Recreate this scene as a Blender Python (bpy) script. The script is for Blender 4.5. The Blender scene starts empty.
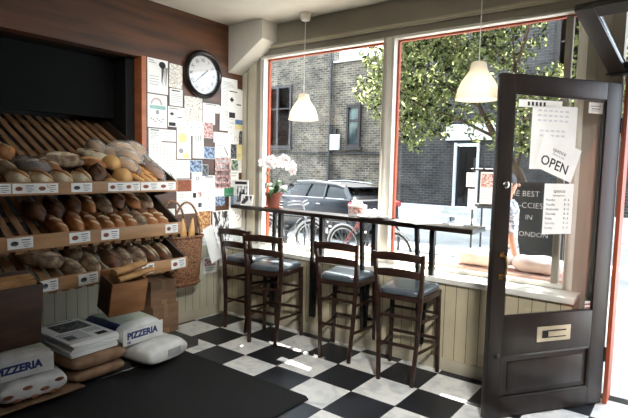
import bpy, bmesh, math, random
from mathutils import Vector, Matrix, Euler
R = math.radians; PI = math.pi
random.seed(7)
S = bpy.context.scene
COL = S.collection

# ------------------------------------------------------------ camera, world, sun, exposure
cam = bpy.data.objects.new('camera', bpy.data.cameras.new('camera')); COL.objects.link(cam)
cam.data.sensor_width = 36; cam.data.lens = 501.2/628*36; cam.data.clip_start = .05; cam.data.clip_end = 200
_y, _p, _r = R(37.17), R(4.76), R(1.35)
_f = Vector((-math.sin(_y)*math.cos(_p), math.cos(_y)*math.cos(_p), -math.sin(_p)))
_rt = Vector((math.cos(_y), math.sin(_y), 0)); _u = _rt.cross(_f)
_r2 = math.cos(_r)*_rt + math.sin(_r)*_u; _u2 = -math.sin(_r)*_rt + math.cos(_r)*_u
m = Matrix((_r2, _u2, -_f)).transposed().to_4x4(); m.translation = Vector((3.992, -3.715, 1.579))
cam.matrix_world = m; S.camera = cam

w = bpy.data.worlds.new('sky'); S.world = w; w.use_nodes = True
w.node_tree.nodes['Background'].inputs[0].default_value = (.76, .89, 1.0, 1)
w.node_tree.nodes['Background'].inputs[1].default_value = 2.7
sun = bpy.data.objects.new('sun', bpy.data.lights.new('sun', 'SUN')); COL.objects.link(sun)
sun.data.energy = 14; sun.data.angle = R(.6); sun.data.color = (1, .95, .86)
sun.rotation_euler = Vector((.28, -.52, -1.04)).to_track_quat('-Z', 'Y').to_euler()
def area(name, loc, size, power, color, rot=(0, 0, 0)):
    o = bpy.data.objects.new(name, bpy.data.lights.new(name, 'AREA')); COL.objects.link(o)
    o.data.size = size; o.data.energy = power; o.data.color = color; o.location = loc; o.rotation_euler = rot
def spot(name, loc, aim, power, ang, color, soft=.25):
    o = bpy.data.objects.new(name, bpy.data.lights.new(name, 'SPOT')); COL.objects.link(o); o.location = loc
    o.rotation_euler = (Vector(aim)-Vector(loc)).to_track_quat('-Z', 'Y').to_euler()
    o.data.energy = power; o.data.spot_size = R(ang); o.data.spot_blend = 1; o.data.shadow_soft_size = soft; o.data.color = color
spot('fill_spot_window', (4.3, -3.0, 2.9), (1.9, 0, .5), 225, 66, (1, .985, .96))  # added fill light, out of view, to brighten the window wall
spot('fill_spot_board', (3.2, -2.6, 2.9), (0, -.1, 1.75), 140, 44, (1, .99, .97), .15)  # second added fill light, also unseen, to brighten the noticeboard
S.view_settings.view_transform = 'Standard'; S.view_settings.look = 'None'
S.view_settings.gamma = 1; S.view_settings.exposure = 1.62; S.view_settings.use_curve_mapping = False

# ------------------------------------------------------------ materials
def srgb(c):
    return tuple(((x/255)/12.92 if x/255 <= .04045 else ((x/255+.055)/1.055)**2.4) for x in c) + (1,)
MAT = {}
class NT:
    def __init__(s, name):
        s.m = bpy.data.materials.new(name); s.m.use_nodes = True; s.t = s.m.node_tree; s.t.nodes.clear()
        s.out = s.t.nodes.new('ShaderNodeOutputMaterial')
    def n(s, typ, **kw):
        nd = s.t.nodes.new(typ)
        for k, v in kw.items():
            if k.startswith('i_'):
                key = k[2:]; key = int(key) if key.isdigit() else key.replace('_', ' ')
                nd.inputs[key].default_value = v
            else: setattr(nd, k, v)
        return nd
    def l(s, a, b): s.t.links.new(a, b)
def mat(name, c1, c2=None, rough=.6, scale=(8, 8, 8), metal=0, detail=4, bump=0, spec=.5, lo=.35, hi=.65, noise=1.0, emit=None, coat=0):
    if name in MAT: return MAT[name]
    k = NT(name); b = k.n('ShaderNodeBsdfPrincipled'); k.l(b.outputs[0], k.out.inputs[0])
    b.inputs['Roughness'].default_value = rough; b.inputs['Metallic'].default_value = metal
    b.inputs['Specular IOR Level'].default_value = spec; b.inputs['Coat Weight'].default_value = coat
    c1 = srgb(c1)
    tc = k.n('ShaderNodeTexCoord'); mp = k.n('ShaderNodeMapping'); mp.inputs['Scale'].default_value = scale
    k.l(tc.outputs['Object'], mp.inputs[0])
    nz = k.n('ShaderNodeTexNoise'); nz.inputs['Scale'].default_value = noise; nz.inputs['Detail'].default_value = detail
    k.l(mp.outputs[0], nz.inputs['Vector'])
    c2 = srgb(c2) if c2 else tuple(x*.85 for x in c1[:3]) + (1,)
    rp = k.n('ShaderNodeValToRGB'); e = rp.color_ramp.elements
    e[0].position = lo; e[1].position = hi; e[0].color = c2; e[1].color = c1
    k.l(nz.outputs[0], rp.inputs[0]); k.l(rp.outputs[0], b.inputs['Base Color'])
    if bump:
        bp = k.n('ShaderNodeBump'); bp.inputs['Strength'].default_value = bump; bp.inputs['Distance'].default_value = .01
        k.l(nz.outputs[0], bp.inputs['Height']); k.l(bp.outputs[0], b.inputs['Normal'])
    if emit:
        b.inputs['Emission Color'].default_value = srgb(emit[0]); b.inputs['Emission Strength'].default_value = emit[1]
    MAT[name] = k.m; return k.m
def glass_mat(name, tint=(255, 255, 255), ior=1.45, rough=0.0, boost=1.0, haze=0.0):
    k = NT(name); tr = k.n('ShaderNodeBsdfTransparent'); tr.inputs[0].default_value = srgb(tint)
    gl = k.n('ShaderNodeBsdfGlossy'); gl.inputs['Roughness'].default_value = rough
    lw = k.n('ShaderNodeLayerWeight'); lw.inputs[0].default_value = .5
    pw = k.n('ShaderNodeMath', operation='POWER'); pw.inputs[1].default_value = 5; k.l(lw.outputs['Facing'], pw.inputs[0])
    f0 = ((ior-1)/(ior+1))**2
    fr = k.n('ShaderNodeMath', operation='MULTIPLY_ADD'); fr.inputs[1].default_value = 1-f0; fr.inputs[2].default_value = f0; k.l(pw.outputs[0], fr.inputs[0])
    mx = k.n('ShaderNodeMixShader'); k.l(fr.outputs[0], mx.inputs[0]); k.l(tr.outputs[0], mx.inputs[1]); k.l(gl.outputs[0], mx.inputs[2])
    if haze:
        df = k.n('ShaderNodeBsdfDiffuse'); m2 = k.n('ShaderNodeMixShader'); m2.inputs[0].default_value = haze
        k.l(mx.outputs[0], m2.inputs[1]); k.l(df.outputs[0], m2.inputs[2]); mx = m2
    k.l(mx.outputs[0], k.out.inputs[0]); MAT[name] = k.m; return k.m
def brick_mat(name, c1, c2, mortar, patch=None, scale=1.0, axis='xz'):
    k = NT(name); b = k.n('ShaderNodeBsdfPrincipled'); k.l(b.outputs[0], k.out.inputs[0]); b.inputs['Roughness'].default_value = .9
    tc = k.n('ShaderNodeTexCoord'); sp = k.n('ShaderNodeSeparateXYZ'); cb = k.n('ShaderNodeCombineXYZ')
    k.l(tc.outputs['Object'], sp.inputs[0]); k.l(sp.outputs['X' if axis == 'xz' else 'Y'], cb.inputs[0]); k.l(sp.outputs['Z'], cb.inputs[1])
    br = k.n('ShaderNodeTexBrick'); br.inputs['Scale'].default_value = scale
    br.inputs['Brick Width'].default_value = .235; br.inputs['Row Height'].default_value = .085; br.inputs['Mortar Size'].default_value = .009
    br.inputs['Color1'].default_value = srgb(c1); br.inputs['Color2'].default_value = srgb(c2); br.inputs['Mortar'].default_value = srgb(mortar)
    br.inputs['Bias'].default_value = -.1
    k.l(cb.outputs[0], br.inputs['Vector'])
    nz = k.n('ShaderNodeTexNoise'); nz.inputs['Scale'].default_value = 1.3; nz.inputs['Detail'].default_value = 6; nz.inputs['Roughness'].default_value = .7
    k.l(cb.outputs[0], nz.inputs['Vector'])
    rp = k.n('ShaderNodeValToRGB'); e = rp.color_ramp.elements; e[0].position = .35; e[1].position = .68
    e[0].color = (.35, .35, .36, 1); e[1].color = (1.4, 1.36, 1.28, 1); k.l(nz.outputs[0], rp.inputs[0])
    mx = k.n('ShaderNodeMix', data_type='RGBA', blend_type='MULTIPLY'); mx.inputs[0].default_value = 1
    k.l(br.outputs[0], mx.inputs[6]); k.l(rp.outputs[0], mx.inputs[7]); k.l(mx.outputs[2], b.inputs['Base Color'])
    MAT[name] = k.m; return k.m
def checker_floor():
    k = NT('floor_tiles'); b = k.n('ShaderNodeBsdfPrincipled'); k.l(b.outputs[0], k.out.inputs[0])
    tc = k.n('ShaderNodeTexCoord'); mp = k.n('ShaderNodeMapping'); T = .35
    mp.inputs['Location'].default_value = (-.0455/T*1.0, .0945/T, 0.0); mp.inputs['Scale'].default_value = (1/T, 1/T, 1)
    k.l(tc.outputs['Object'], mp.inputs[0])
    sp = k.n('ShaderNodeSeparateXYZ'); k.l(mp.outputs[0], sp.inputs[0])
    def M(op, a, b2=None):
        nd = k.n('ShaderNodeMath', operation=op)
        for i, v in enumerate((a, b2)):
            if v is None: continue
            if isinstance(v, (int, float)): nd.inputs[i].default_value = v
            else: k.l(v, nd.inputs[i])
        return nd.outputs[0]
    fx = M('FLOOR', sp.outputs[0]); fy = M('FLOOR', sp.outputs[1]); par = M('FLOORED_MODULO', M('ADD', fx, fy), 2.0)
    gx = M('ABSOLUTE', M('SUBTRACT', M('FRACT', sp.outputs[0]), .5)); gy = M('ABSOLUTE', M('SUBTRACT', M('FRACT', sp.outputs[1]), .5))
    gr = M('GREATER_THAN', M('MAXIMUM', gx, gy), .494)
    nz = k.n('ShaderNodeTexNoise'); nz.inputs['Scale'].default_value = 5; nz.inputs['Detail'].default_value = 8; nz.inputs['Distortion'].default_value = 1.5
    k.l(tc.outputs['Object'], nz.inputs['Vector'])
    ra = k.n('ShaderNodeValToRGB'); e = ra.color_ramp.elements; e[0].position = .32; e[0].color = srgb((198, 201, 203)); e[1].position = .55; e[1].color = srgb((236, 236, 232))
    rb = k.n('ShaderNodeValToRGB'); e = rb.color_ramp.elements; e[0].position = .3; e[0].color = srgb((14, 16, 20)); e[1].position = .75; e[1].color = srgb((44, 48, 56))
    k.l(nz.outputs[0], ra.inputs[0]); k.l(nz.outputs[0], rb.inputs[0])
    mx = k.n('ShaderNodeMix', data_type='RGBA'); k.l(par, mx.inputs[0]); k.l(ra.outputs[0], mx.inputs[6]); k.l(rb.outputs[0], mx.inputs[7])
    m2 = k.n('ShaderNodeMix', data_type='RGBA'); k.l(gr, m2.inputs[0]); k.l(mx.outputs[2], m2.inputs[6]); m2.inputs[7].default_value = srgb((60, 60, 60))
    k.l(m2.outputs[2], b.inputs['Base Color'])
    rr = k.n('ShaderNodeMapRange'); rr.inputs[3].default_value = .28; rr.inputs[4].default_value = .55; k.l(nz.outputs[0], rr.inputs[0]); k.l(rr.outputs[0], b.inputs['Roughness'])
    MAT['floor'] = k.m; return k.m
def plank_mat(name, c, gap, pitch, axis, rough=.5):   # tongue-and-groove boards
    k = NT(name); b = k.n('ShaderNodeBsdfPrincipled'); k.l(b.outputs[0], k.out.inputs[0]); b.inputs['Roughness'].default_value = rough
    tc = k.n('ShaderNodeTexCoord'); sp = k.n('ShaderNodeSeparateXYZ'); k.l(tc.outputs['Object'], sp.inputs[0])
    mu = k.n('ShaderNodeMath', operation='MULTIPLY'); mu.inputs[1].default_value = 1/pitch; k.l(sp.outputs[axis], mu.inputs[0])
    fr = k.n('ShaderNodeMath', operation='FRACT'); k.l(mu.outputs[0], fr.inputs[0])
    lt = k.n('ShaderNodeMath', operation='LESS_THAN'); lt.inputs[1].default_value = .055; k.l(fr.outputs[0], lt.inputs[0])
    nz = k.n('ShaderNodeTexNoise'); nz.inputs['Scale'].default_value = 6; k.l(tc.outputs['Object'], nz.inputs['Vector'])
    rp = k.n('ShaderNodeValToRGB'); e = rp.color_ramp.elements; e[0].position = .3; e[1].position = .7
    e[0].color = tuple(x*.88 for x in srgb(c)[:3]) + (1,); e[1].color = srgb(c); k.l(nz.outputs[0], rp.inputs[0])
    mx = k.n('ShaderNodeMix', data_type='RGBA'); k.l(lt.outputs[0], mx.inputs[0]); k.l(rp.outputs[0], mx.inputs[6]); mx.inputs[7].default_value = srgb(gap)
    k.l(mx.outputs[2], b.inputs['Base Color'])
    bp = k.n('ShaderNodeBump'); bp.inputs['Strength'].default_value = .6; bp.inputs['Distance'].default_value = .006; bp.invert = True
    k.l(lt.outputs[0], bp.inputs['Height']); k.l(bp.outputs[0], b.inputs['Normal'])
    MAT[name] = k.m; return k.m
def lamp_mat():
    k = NT('lamp_plastic'); d = k.n('ShaderNodeBsdfDiffuse'); d.inputs[0].default_value = srgb((245, 240, 230))
    t = k.n('ShaderNodeBsdfTranslucent'); t.inputs[0].default_value = srgb((250, 242, 226)); mx = k.n('ShaderNodeMixShader'); mx.inputs[0].default_value = .5
    k.l(d.outputs[0], mx.inputs[1]); k.l(t.outputs[0], mx.inputs[2]); k.l(mx.outputs[0], k.out.inputs[0]); MAT['lamp'] = k.m
def leaf_mat():
    k = NT('leaf_green'); d = k.n('ShaderNodeBsdfDiffuse'); t = k.n('ShaderNodeBsdfTranslucent')
    tc = k.n('ShaderNodeTexCoord'); nz = k.n('ShaderNodeTexNoise'); nz.inputs['Scale'].default_value = 6; nz.inputs['Detail'].default_value = 4; k.l(tc.outputs['Object'], nz.inputs['Vector'])
    for nd, a, b2 in ((d, (16, 26, 16), (112, 122, 78)), (t, (30, 46, 22), (200, 206, 146))):  # wide dark-to-pale range paints leaf shadows and highlights into the colour
        rp = k.n('ShaderNodeValToRGB'); e = rp.color_ramp.elements; e[0].position = .4; e[1].position = .6; e[0].color = srgb(a); e[1].color = srgb(b2)
        k.l(nz.outputs[0], rp.inputs[0]); k.l(rp.outputs[0], nd.inputs[0])
    mx = k.n('ShaderNodeMixShader'); mx.inputs[0].default_value = .45; k.l(d.outputs[0], mx.inputs[1]); k.l(t.outputs[0], mx.inputs[2]); k.l(mx.outputs[0], k.out.inputs[0]); MAT['leaf'] = k.m
checker_floor(); lamp_mat(); leaf_mat()
glass_mat('glass'); glass_mat('clear_plastic', (235, 240, 245), 1.35, .08, haze=.06); glass_mat('bag_plastic', (240, 240, 240), 1.5, .12, haze=.22)
mat('car_glass', (24, 27, 30), (12, 14, 15), .2, spec=.25); glass_mat('clock_glass', (250, 250, 250), 1.5)
mat('cream_paint', (186, 178, 158), (172, 164, 144), .55, (3, 3, 3)); mat('white_paint', (226, 222, 212), (210, 206, 196), .45, (3, 3, 3))
mat('grey_paint', (150, 143, 130), (140, 134, 122), .55, (2, 2, 2)); mat('ceiling_paint', (206, 202, 190), (196, 192, 180), .7, (2, 2, 2))
mat('orange_paint', (184, 86, 48), (164, 72, 40), .5, (4, 4, 4)); mat('veneer', (94, 58, 34), (58, 35, 21), .42, (3, 1.2, 14), detail=6, bump=.05)
mat('orange_wood', (178, 104, 62), (150, 84, 48), .45, (3, 3, 12)); mat('niche_dark', (12, 15, 14), (7, 9, 8), .6, (3, 3, 3)); mat('niche_panel', (11, 15, 13), (7, 9, 8), .8, (2, 2, 1), spec=.2)
mat('dark_stain', (66, 38, 26), (40, 22, 15), .35, (5, 5, 20), detail=6); mat('stool_wood', (56, 34, 25), (32, 20, 15), .33, (9, 9, 40), detail=5)
mat('bar_wood', (36, 25, 20), (22, 15, 12), .3, (3, 18, 18), detail=6); mat('black_steel', (18, 18, 19), (12, 12, 12), .45)
mat('seat_vinyl', (84, 93, 99), (66, 75, 82), .3, (9, 9, 9)); mat('door_wood', (38, 30, 25), (22, 17, 14), .38, (12, 12, 2.5), detail=6, bump=.05)
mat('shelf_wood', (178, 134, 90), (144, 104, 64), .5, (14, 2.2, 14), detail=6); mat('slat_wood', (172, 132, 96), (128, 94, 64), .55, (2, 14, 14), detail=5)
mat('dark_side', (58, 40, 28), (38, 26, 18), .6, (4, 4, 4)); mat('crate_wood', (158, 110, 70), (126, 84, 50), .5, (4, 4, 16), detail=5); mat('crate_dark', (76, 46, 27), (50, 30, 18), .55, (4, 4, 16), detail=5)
mat('paper', (236, 236, 232), (226, 226, 222), .8, (6, 6, 6)); mat('ink', (40, 40, 44), (30, 30, 32), .8); mat('grey_ink', (150, 150, 154), None, .8)
mat('faint_ink', (206, 206, 212), None, .8); mat('red_ink', (180, 92, 84), (150, 80, 76), .8, (60, 60, 60)); mat('green_ink', (66, 140, 96), None, .8); mat('blue_ink', (110, 140, 176), (70, 100, 140), .8, (50, 50, 50))
mat('yellow_ink', (226, 214, 156), (210, 198, 130), .8); mat('teal_ink', (150, 190, 184), None, .8); mat('brown_ink', (150, 92, 66), (120, 66, 46), .8, (40, 40, 40))
mat('photo_dark', (110, 116, 120), (34, 38, 42), .6, (45, 45, 45), lo=.45, hi=.58); mat('photo_bw', (222, 222, 222), (40, 40, 42), .6, (30, 30, 12), lo=.46, hi=.54); mat('photo_blue', (150, 170, 196), (60, 82, 110), .6, (40, 40, 40), lo=.44, hi=.56)
mat('photo_red', (214, 190, 184), (150, 84, 78), .6, (50, 50, 50), lo=.42, hi=.58); mat('photo_green', (160, 180, 160), (50, 74, 60), .6, (35, 35, 35), lo=.42, hi=.58); mat('photo_paint', (206, 170, 110), (146, 76, 44), .6, (38, 38, 38), lo=.42, hi=.58)
mat('pattern_grey', (238, 236, 230), (190, 180, 160), .8, (60, 60, 60), lo=.42, hi=.55); mat('pattern_dots', (240, 238, 232), (204, 196, 160), .8, (36, 36, 36), lo=.35, hi=.44)
mat('black_plastic', (16, 16, 17), (12, 12, 12), .3); mat('clock_white', (228, 228, 224), (220, 220, 216), .5); mat('chrome', (200, 200, 200), None, .25, metal=1); mat('brass', (196, 164, 110), (170, 138, 88), .3, metal=1)
mat('ivory_metal', (206, 196, 170), (186, 174, 146), .4, metal=.3); mat('steel_dark', (60, 62, 66), None, .35, metal=.8); mat('terracotta', (126, 68, 48), (106, 54, 38), .7, (14, 14, 14)); mat('soil', (44, 30, 22), None, .9)
mat('orchid_leaf', (40, 78, 34), (26, 54, 24), .35, (8, 8, 8)); mat('petal', (250, 246, 246), (240, 232, 236), .6); mat('petal_core', (206, 150, 120), None, .6)
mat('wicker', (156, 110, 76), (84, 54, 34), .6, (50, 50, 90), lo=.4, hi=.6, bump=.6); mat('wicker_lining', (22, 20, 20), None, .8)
mat('cardboard', (146, 114, 88), (128, 98, 74), .8, (3, 3, 20)); mat('box_tape', (158, 124, 94), None, .4); mat('kraft', (146, 114, 86), (112, 84, 60), .75, (7, 7, 7), bump=.3)
mat('platform', (86, 84, 80), (50, 48, 46), .7, (8, 2, 8), detail=7); mat('mat_black', (11, 12, 13), (6, 7, 8), .9, (90, 90, 90), bump=.4)
mat('sack_white', (222, 222, 218), (196, 196, 192), .45, (9, 9, 9), bump=.35); mat('sack_blue', (42, 62, 122), (30, 46, 98), .4, (9, 9, 9)); mat('sack_greenish', (198, 206, 190), (176, 186, 168), .5, (7, 7, 7))
mat('tarmac', (168, 168, 166), (140, 140, 140), .9, (1, 1, 1), detail=8); mat('pavement', (196, 196, 192), (170, 170, 166), .9, (3, 3, 3), detail=8); mat('kerb', (176, 176, 172), (150, 150, 146), .9, (5, 5, 5))
mat('plinth', (200, 204, 208), (182, 186, 190), .7, (2, 2, 2)); mat('stone', (190, 190, 188), (168, 168, 166), .8, (4, 4, 4)); mat('frame_dark', (38, 26, 26), (26, 18, 18), .5)
mat('black_gloss', (12, 13, 15), (9, 9, 10), .2); mat('far_glass', (110, 124, 120), (44, 54, 56), .12, (1.3, 1, .8), lo=.42, hi=.58); mat('pipe', (34, 34, 38), None, .5)
mat('car_paint', (22, 27, 36), (18, 23, 31), .35, spec=.3, coat=.12); mat('tyre', (20, 20, 20), None, .8); mat('alloy', (170, 172, 176), None, .3, metal=.9); mat('tail_red', (150, 24, 28), (120, 18, 22), .25); mat('headlamp', (210, 216, 222), None, .2); mat('plate', (222, 196, 60), None, .5)
mat('bike_silver', (130, 132, 136), None, .3, metal=.4); mat('bike_red', (120, 48, 46), None, .4); mat('bike_black', (30, 30, 32), None, .4); mat('rubber', (26, 26, 26), None, .8)
mat('bark', (84, 68, 54), (50, 40, 32), .9, (9, 9, 3), detail=7, bump=.6); mat('bench_paint', (198, 158, 144), (180, 140, 126), .6, (5, 5, 5)); mat('cushion', (224, 206, 198), (206, 186, 178), .9, (7, 7, 7), bump=.3)
mat('chalk', (214, 216, 214), (170, 172, 170), .9, (60, 60, 60)); mat('chalkboard', (20, 24, 26), (30, 34, 36), .7, (3, 3, 3)); mat('board_frame', (40, 36, 34), None, .6)
mat('skin', (198, 150, 122), (188, 138, 110), .5); mat('hair', (34, 24, 20), None, .5); mat('dress', (222, 222, 226), (110, 114, 122), .85, (22, 22, 30), lo=.42, hi=.56); mat('shoe', (30, 28, 28), None, .5)
mat('crust', (196, 132, 78), (120, 70, 38), .6, (11, 11, 11), detail=6, bump=.3); mat('crust_dark', (126, 82, 54), (64, 40, 27), .6, (13, 13, 13), detail=6, bump=.3)
mat('crust_pale', (222, 178, 118), (196, 144, 84), .6, (8, 8, 8), detail=5, bump=.2); mat('flour', (226, 214, 190), (186, 158, 118), .85, (16, 16, 16), detail=6, bump=.3, lo=.36, hi=.52); mat('crust_grey', (184, 160, 132), (88, 64, 48), .8, (20, 20, 20), detail=7, bump=.3)
mat('crumb', (216, 186, 136), (188, 150, 100), .8, (20, 20, 20)); mat('bread_paper', (196, 152, 100), (160, 116, 72), .7, (9, 9, 9), bump=.3)
brick_mat('brick_light', (98, 92, 82), (44, 42, 40), (126, 119, 108)); brick_mat('brick_dark', (52, 50, 51), (28, 28, 31), (80, 78, 76))
plank_mat('panel_front', (196, 184, 154), (92, 84, 66), .092, 'X'); plank_mat('panel_left', (186, 182, 160), (100, 96, 80), .092, 'Y')
def ML(*n): return [MAT[x] for x in n]

# ------------------------------------------------------------ mesh builder
class MB:
    def __init__(s): s.v = []; s.f = []; s.m = []; s.s = []
    def add(s, vs, fs, m=0, smooth=False, M=None):
        o = len(s.v)
        for p in vs: s.v.append(tuple(M @ Vector(p)) if M is not None else tuple(p))
        for f in fs: s.f.append([i+o for i in f]); s.m.append(m); s.s.append(smooth)
        return s
    def box(s, x0, x1, y0, y1, z0, z1, m=0, M=None):
        vs = [(x, y, z) for z in (z0, z1) for y in (y0, y1) for x in (x0, x1)]
        return s.add(vs, [(0, 2, 3, 1), (4, 5, 7, 6), (0, 1, 5, 4), (2, 6, 7, 3), (0, 4, 6, 2), (1, 3, 7, 5)], m, False, M)
    def beam(s, a, b, w, h, up=(0, 0, 1), m=0, w2=None, h2=None):   # rectangular bar from a to b
        a = Vector(a); b = Vector(b); d = (b-a).normalized(); up = Vector(up); r = d.cross(up)
        if r.length < 1e-4: r = d.cross(Vector((0, 1, 0)))
        r.normalize(); u = r.cross(d); vs = []
        for p, ww, hh in ((a, w, h), (b, w2 or w, h2 or h)):
            for sx, sy in ((-1, -1), (1, -1), (1, 1), (-1, 1)): vs.append(p+r*sx*ww/2+u*sy*hh/2)
        return s.add(vs, [(0, 3, 2, 1), (4, 5, 6, 7), (0, 1, 5, 4), (1, 2, 6, 5), (2, 3, 7, 6), (3, 0, 4, 7)], m)
    def tube(s, pts, r, n=8, m=0, caps=True, closed=False):
        pts = [Vector(p) for p in pts]; N = len(pts); rs = r if isinstance(r, (list, tuple)) else [r]*N; vs = []; up = None
        for i, p in enumerate(pts):
            if closed: d = (pts[(i+1) % N]-pts[i-1]).normalized()
            else: d = (pts[min(i+1, N-1)]-pts[max(i-1, 0)]).normalized()
            if up is None: up = d.orthogonal().normalized()
            up = (up-d*up.dot(d)).normalized(); q = d.cross(up)
            for k in range(n): vs.append(p+(up*math.cos(2*PI*k/n)+q*math.sin(2*PI*k/n))*rs[i])
        fs = []
        for i in range(N if closed else N-1):
            j = (i+1) % N
            for k in range(n): fs.append((i*n+k, i*n+(k+1) % n, j*n+(k+1) % n, j*n+k))
        if caps and not closed: fs += [tuple(range(n))[::-1], tuple((N-1)*n+k for k in range(n))]
        return s.add(vs, fs, m, True)
    def lathe(s, prof, n=24, m=0, c=(0, 0, 0), M=None, smooth=True, cap=True):
        vs = []; 
        for r, z in prof:
            for k in range(n): vs.append((c[0]+r*math.cos(2*PI*k/n), c[1]+r*math.sin(2*PI*k/n), c[2]+z))
        fs = [(i*n+k, i*n+(k+1) % n, (i+1)*n+(k+1) % n, (i+1)*n+k) for i in range(len(prof)-1) for k in range(n)]
        if cap:
            if prof[0][0] > 1e-5: fs.append(tuple(range(n))[::-1])
            if prof[-1][0] > 1e-5: fs.append(tuple((len(prof)-1)*n+k for k in range(n)))
        return s.add(vs, fs, m, smooth, M)
    def prism(s, poly, a0, a1, axis='z', m=0, M=None):   # polygon extruded along an axis
        def P(p, a): return (p[0], p[1], a) if axis == 'z' else ((p[0], a, p[1]) if axis == 'y' else (a, p[0], p[1]))
        n = len(poly); vs = [P(p, a0) for p in poly]+[P(p, a1) for p in poly]
        fs = [tuple(range(n))[::-1], tuple(range(n, 2*n))]+[(i, (i+1) % n, n+(i+1) % n, n+i) for i in range(n)]
        return s.add(vs, fs, m, False, M)
    def ell(s, c, rx, ry, rz, m=0, M=None, nu=16, nv=10, fn=None, pw=1.0):
        vs = []
        for j in range(nv+1):
            t = PI*j/nv
            for i in range(nu):
                a = 2*PI*i/nu; x, y, z = math.sin(t)*math.cos(a), math.sin(t)*math.sin(a), math.cos(t)
                if pw != 1: x, y, z = [math.copysign(abs(q)**pw, q) for q in (x, y, z)]
                if fn: x, y, z = fn(x, y, z)
                vs.append((c[0]+rx*x, c[1]+ry*y, c[2]+rz*z))
        fs = [(j*nu+i, (j+1)*nu+i, (j+1)*nu+(i+1) % nu, j*nu+(i+1) % nu) for j in range(nv) for i in range(nu)]
        return s.add(vs, fs, m, True, M)
    def loft(s, rings, m=0, smooth=True, caps=True, M=None):
        n = len(rings[0]); vs = [p for r in rings for p in r]
        fs = [(i*n+k, i*n+(k+1) % n, (i+1)*n+(k+1) % n, (i+1)*n+k) for i in range(len(rings)-1) for k in range(n)]
        if caps: fs += [tuple(range(n))[::-1], tuple((len(rings)-1)*n+k for k in range(n))]
        return s.add(vs, fs, m, smooth, M)
    def mesh(s, name, mats, angle=40, bevel=0, seg=2):
        me = bpy.data.meshes.new(name); me.from_pydata(s.v, [], s.f)
        for mm in mats: me.materials.append(mm)
        for p, mi, sm in zip(me.polygons, s.m, s.s): p.material_index = mi; p.use_smooth = sm
        bm = bmesh.new(); bm.from_mesh(me)
        bmesh.ops.remove_doubles(bm, verts=bm.verts, dist=1e-6)
        bmesh.ops.recalc_face_normals(bm, faces=bm.faces)
        if bevel:
            es = [e for e in bm.edges if len(e.link_faces) == 2 and e.calc_face_angle(0) > R(30)]
            bmesh.ops.bevel(bm, geom=es, offset=bevel, segments=seg, affect='EDGES', profile=.6, clamp_overlap=True)
        bm.to_mesh(me); bm.free(); me.set_sharp_from_angle(angle=R(angle)); return me
    def build(s, name, mats, parent=None, **kw):
        if isinstance(mats, str): mats = [mats]
        o = bpy.data.objects.new(name, s.mesh(name, ML(*mats), **kw)); COL.objects.link(o)
        if parent: o.parent = parent
        return o
def tag(o, label=None, cat=None, group=None, kind=None):
    for k, v in (('label', label), ('category', cat), ('group', group), ('kind', kind)):
        if v: o[k] = v
    return o
def thing(name, label, cat, loc=(0, 0, 0), rz=0, group=None, rot=None):
    o = bpy.data.objects.new(name, None); o.empty_display_size = .05; COL.objects.link(o); o.location = loc
    o.rotation_euler = rot or (0, 0, rz); return tag(o, label, cat, group)
def copy_tree(o, parent=None):
    c = o.copy(); COL.objects.link(c); c.parent = parent
    for ch in list(o.children): copy_tree(ch, c)
    return c
def struct(name, mb, mats, **kw): return tag(mb.build(name, mats, **kw), kind='structure')
def text(name, body, size, loc, rot, mt, parent=None, ext=.0004, align='LEFT', sx=1.0, bold=0.0):
    cu = bpy.data.curves.new(name, 'FONT'); cu.body = body; cu.size = size; cu.extrude = ext; cu.align_x = align; cu.offset = bold; cu.resolution_u = 2
    t = bpy.data.objects.new(name, cu); COL.objects.link(t)
    dg = bpy.context.evaluated_depsgraph_get(); dg.update(); me = bpy.data.meshes.new_from_object(t.evaluated_get(dg))
    bpy.data.objects.remove(t); me.materials.clear(); me.materials.append(MAT[mt]); me.name = name
    o = bpy.data.objects.new(name, me); COL.objects.link(o); o.location = loc; o.rotation_euler = rot; o.scale = (sx, 1, 1)
    if parent: o.parent = parent
    return o
B = lambda *a, **k: MB().box(*a, **k)
CEIL = 3.03; WY = .227

# ------------------------------------------------------------ the room
struct('floor', B(-.02, 7.5, -6.5, WY+.13, -.1, 0), ['floor_dummy'] if 0 else ['floor'])
struct('ceiling', B(-.7, 7.5, -6.5, .55, CEIL, CEIL+.12), 'ceiling_paint')
mb = B(-.12, 0, -1.0, WY, .89, CEIL); mb.box(-.12, 0, -6.5, -1.0, 2.52, CEIL)
struct('wall_left', mb, 'veneer')
struct('wall_left_panel', B(-.12, 0, -6.5, .0, 0, .89), 'panel_left')
mb = B(-.72, -.62, -6.5, -1.0, .89, 2.6); mb.box(-.72, -.12, -1.12, -.9, .8, 2.6); mb.box(-.62, -.12, -6.5, -1.0, 2.52, 2.6); mb.box(-.62, -.12, -6.5, -1.0, .8, .89)
struct('wall_niche', mb, 'niche_dark')
struct('trim_niche', B(-.1, .012, -1.045, -1.0, .89, 2.53), 'orange_wood')
struct('trim_niche_board', B(-.34, -.30, -6.5, -1.13, 1.98, 2.515), 'niche_panel')
struct('baseboard_left', B(0, .014, -1.0, 0, 0, .1), 'cream_paint', bevel=.003)
struct('wall_back', B(-.7, 7.6, -6.6, -6.5, 0, CEIL), 'cream_paint')
struct('wall_right', B(7.5, 7.6, -6.5, .3, 0, CEIL), 'cream_paint')
mb = B(-.3, 3.385, .0, WY+.12, 0, .70); struct('wall_front_panel', mb, 'panel_front')
struct('baseboard_front', B(.0, 3.385, -.014, 0, 0, .098), 'cream_paint', bevel=.003)
mb = B(.0, 3.40, -.035, WY+.10, .70, .742); struct('trim_sill', mb, 'white_paint', bevel=.006)
mb = B(-.3, .27, WY, WY+.15, .70, CEIL); mb.box(-.3, 4.8, WY, WY+.15, 2.72, CEIL); mb.box(4.55, 7.6, WY, WY+.15, 0, CEIL)
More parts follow.
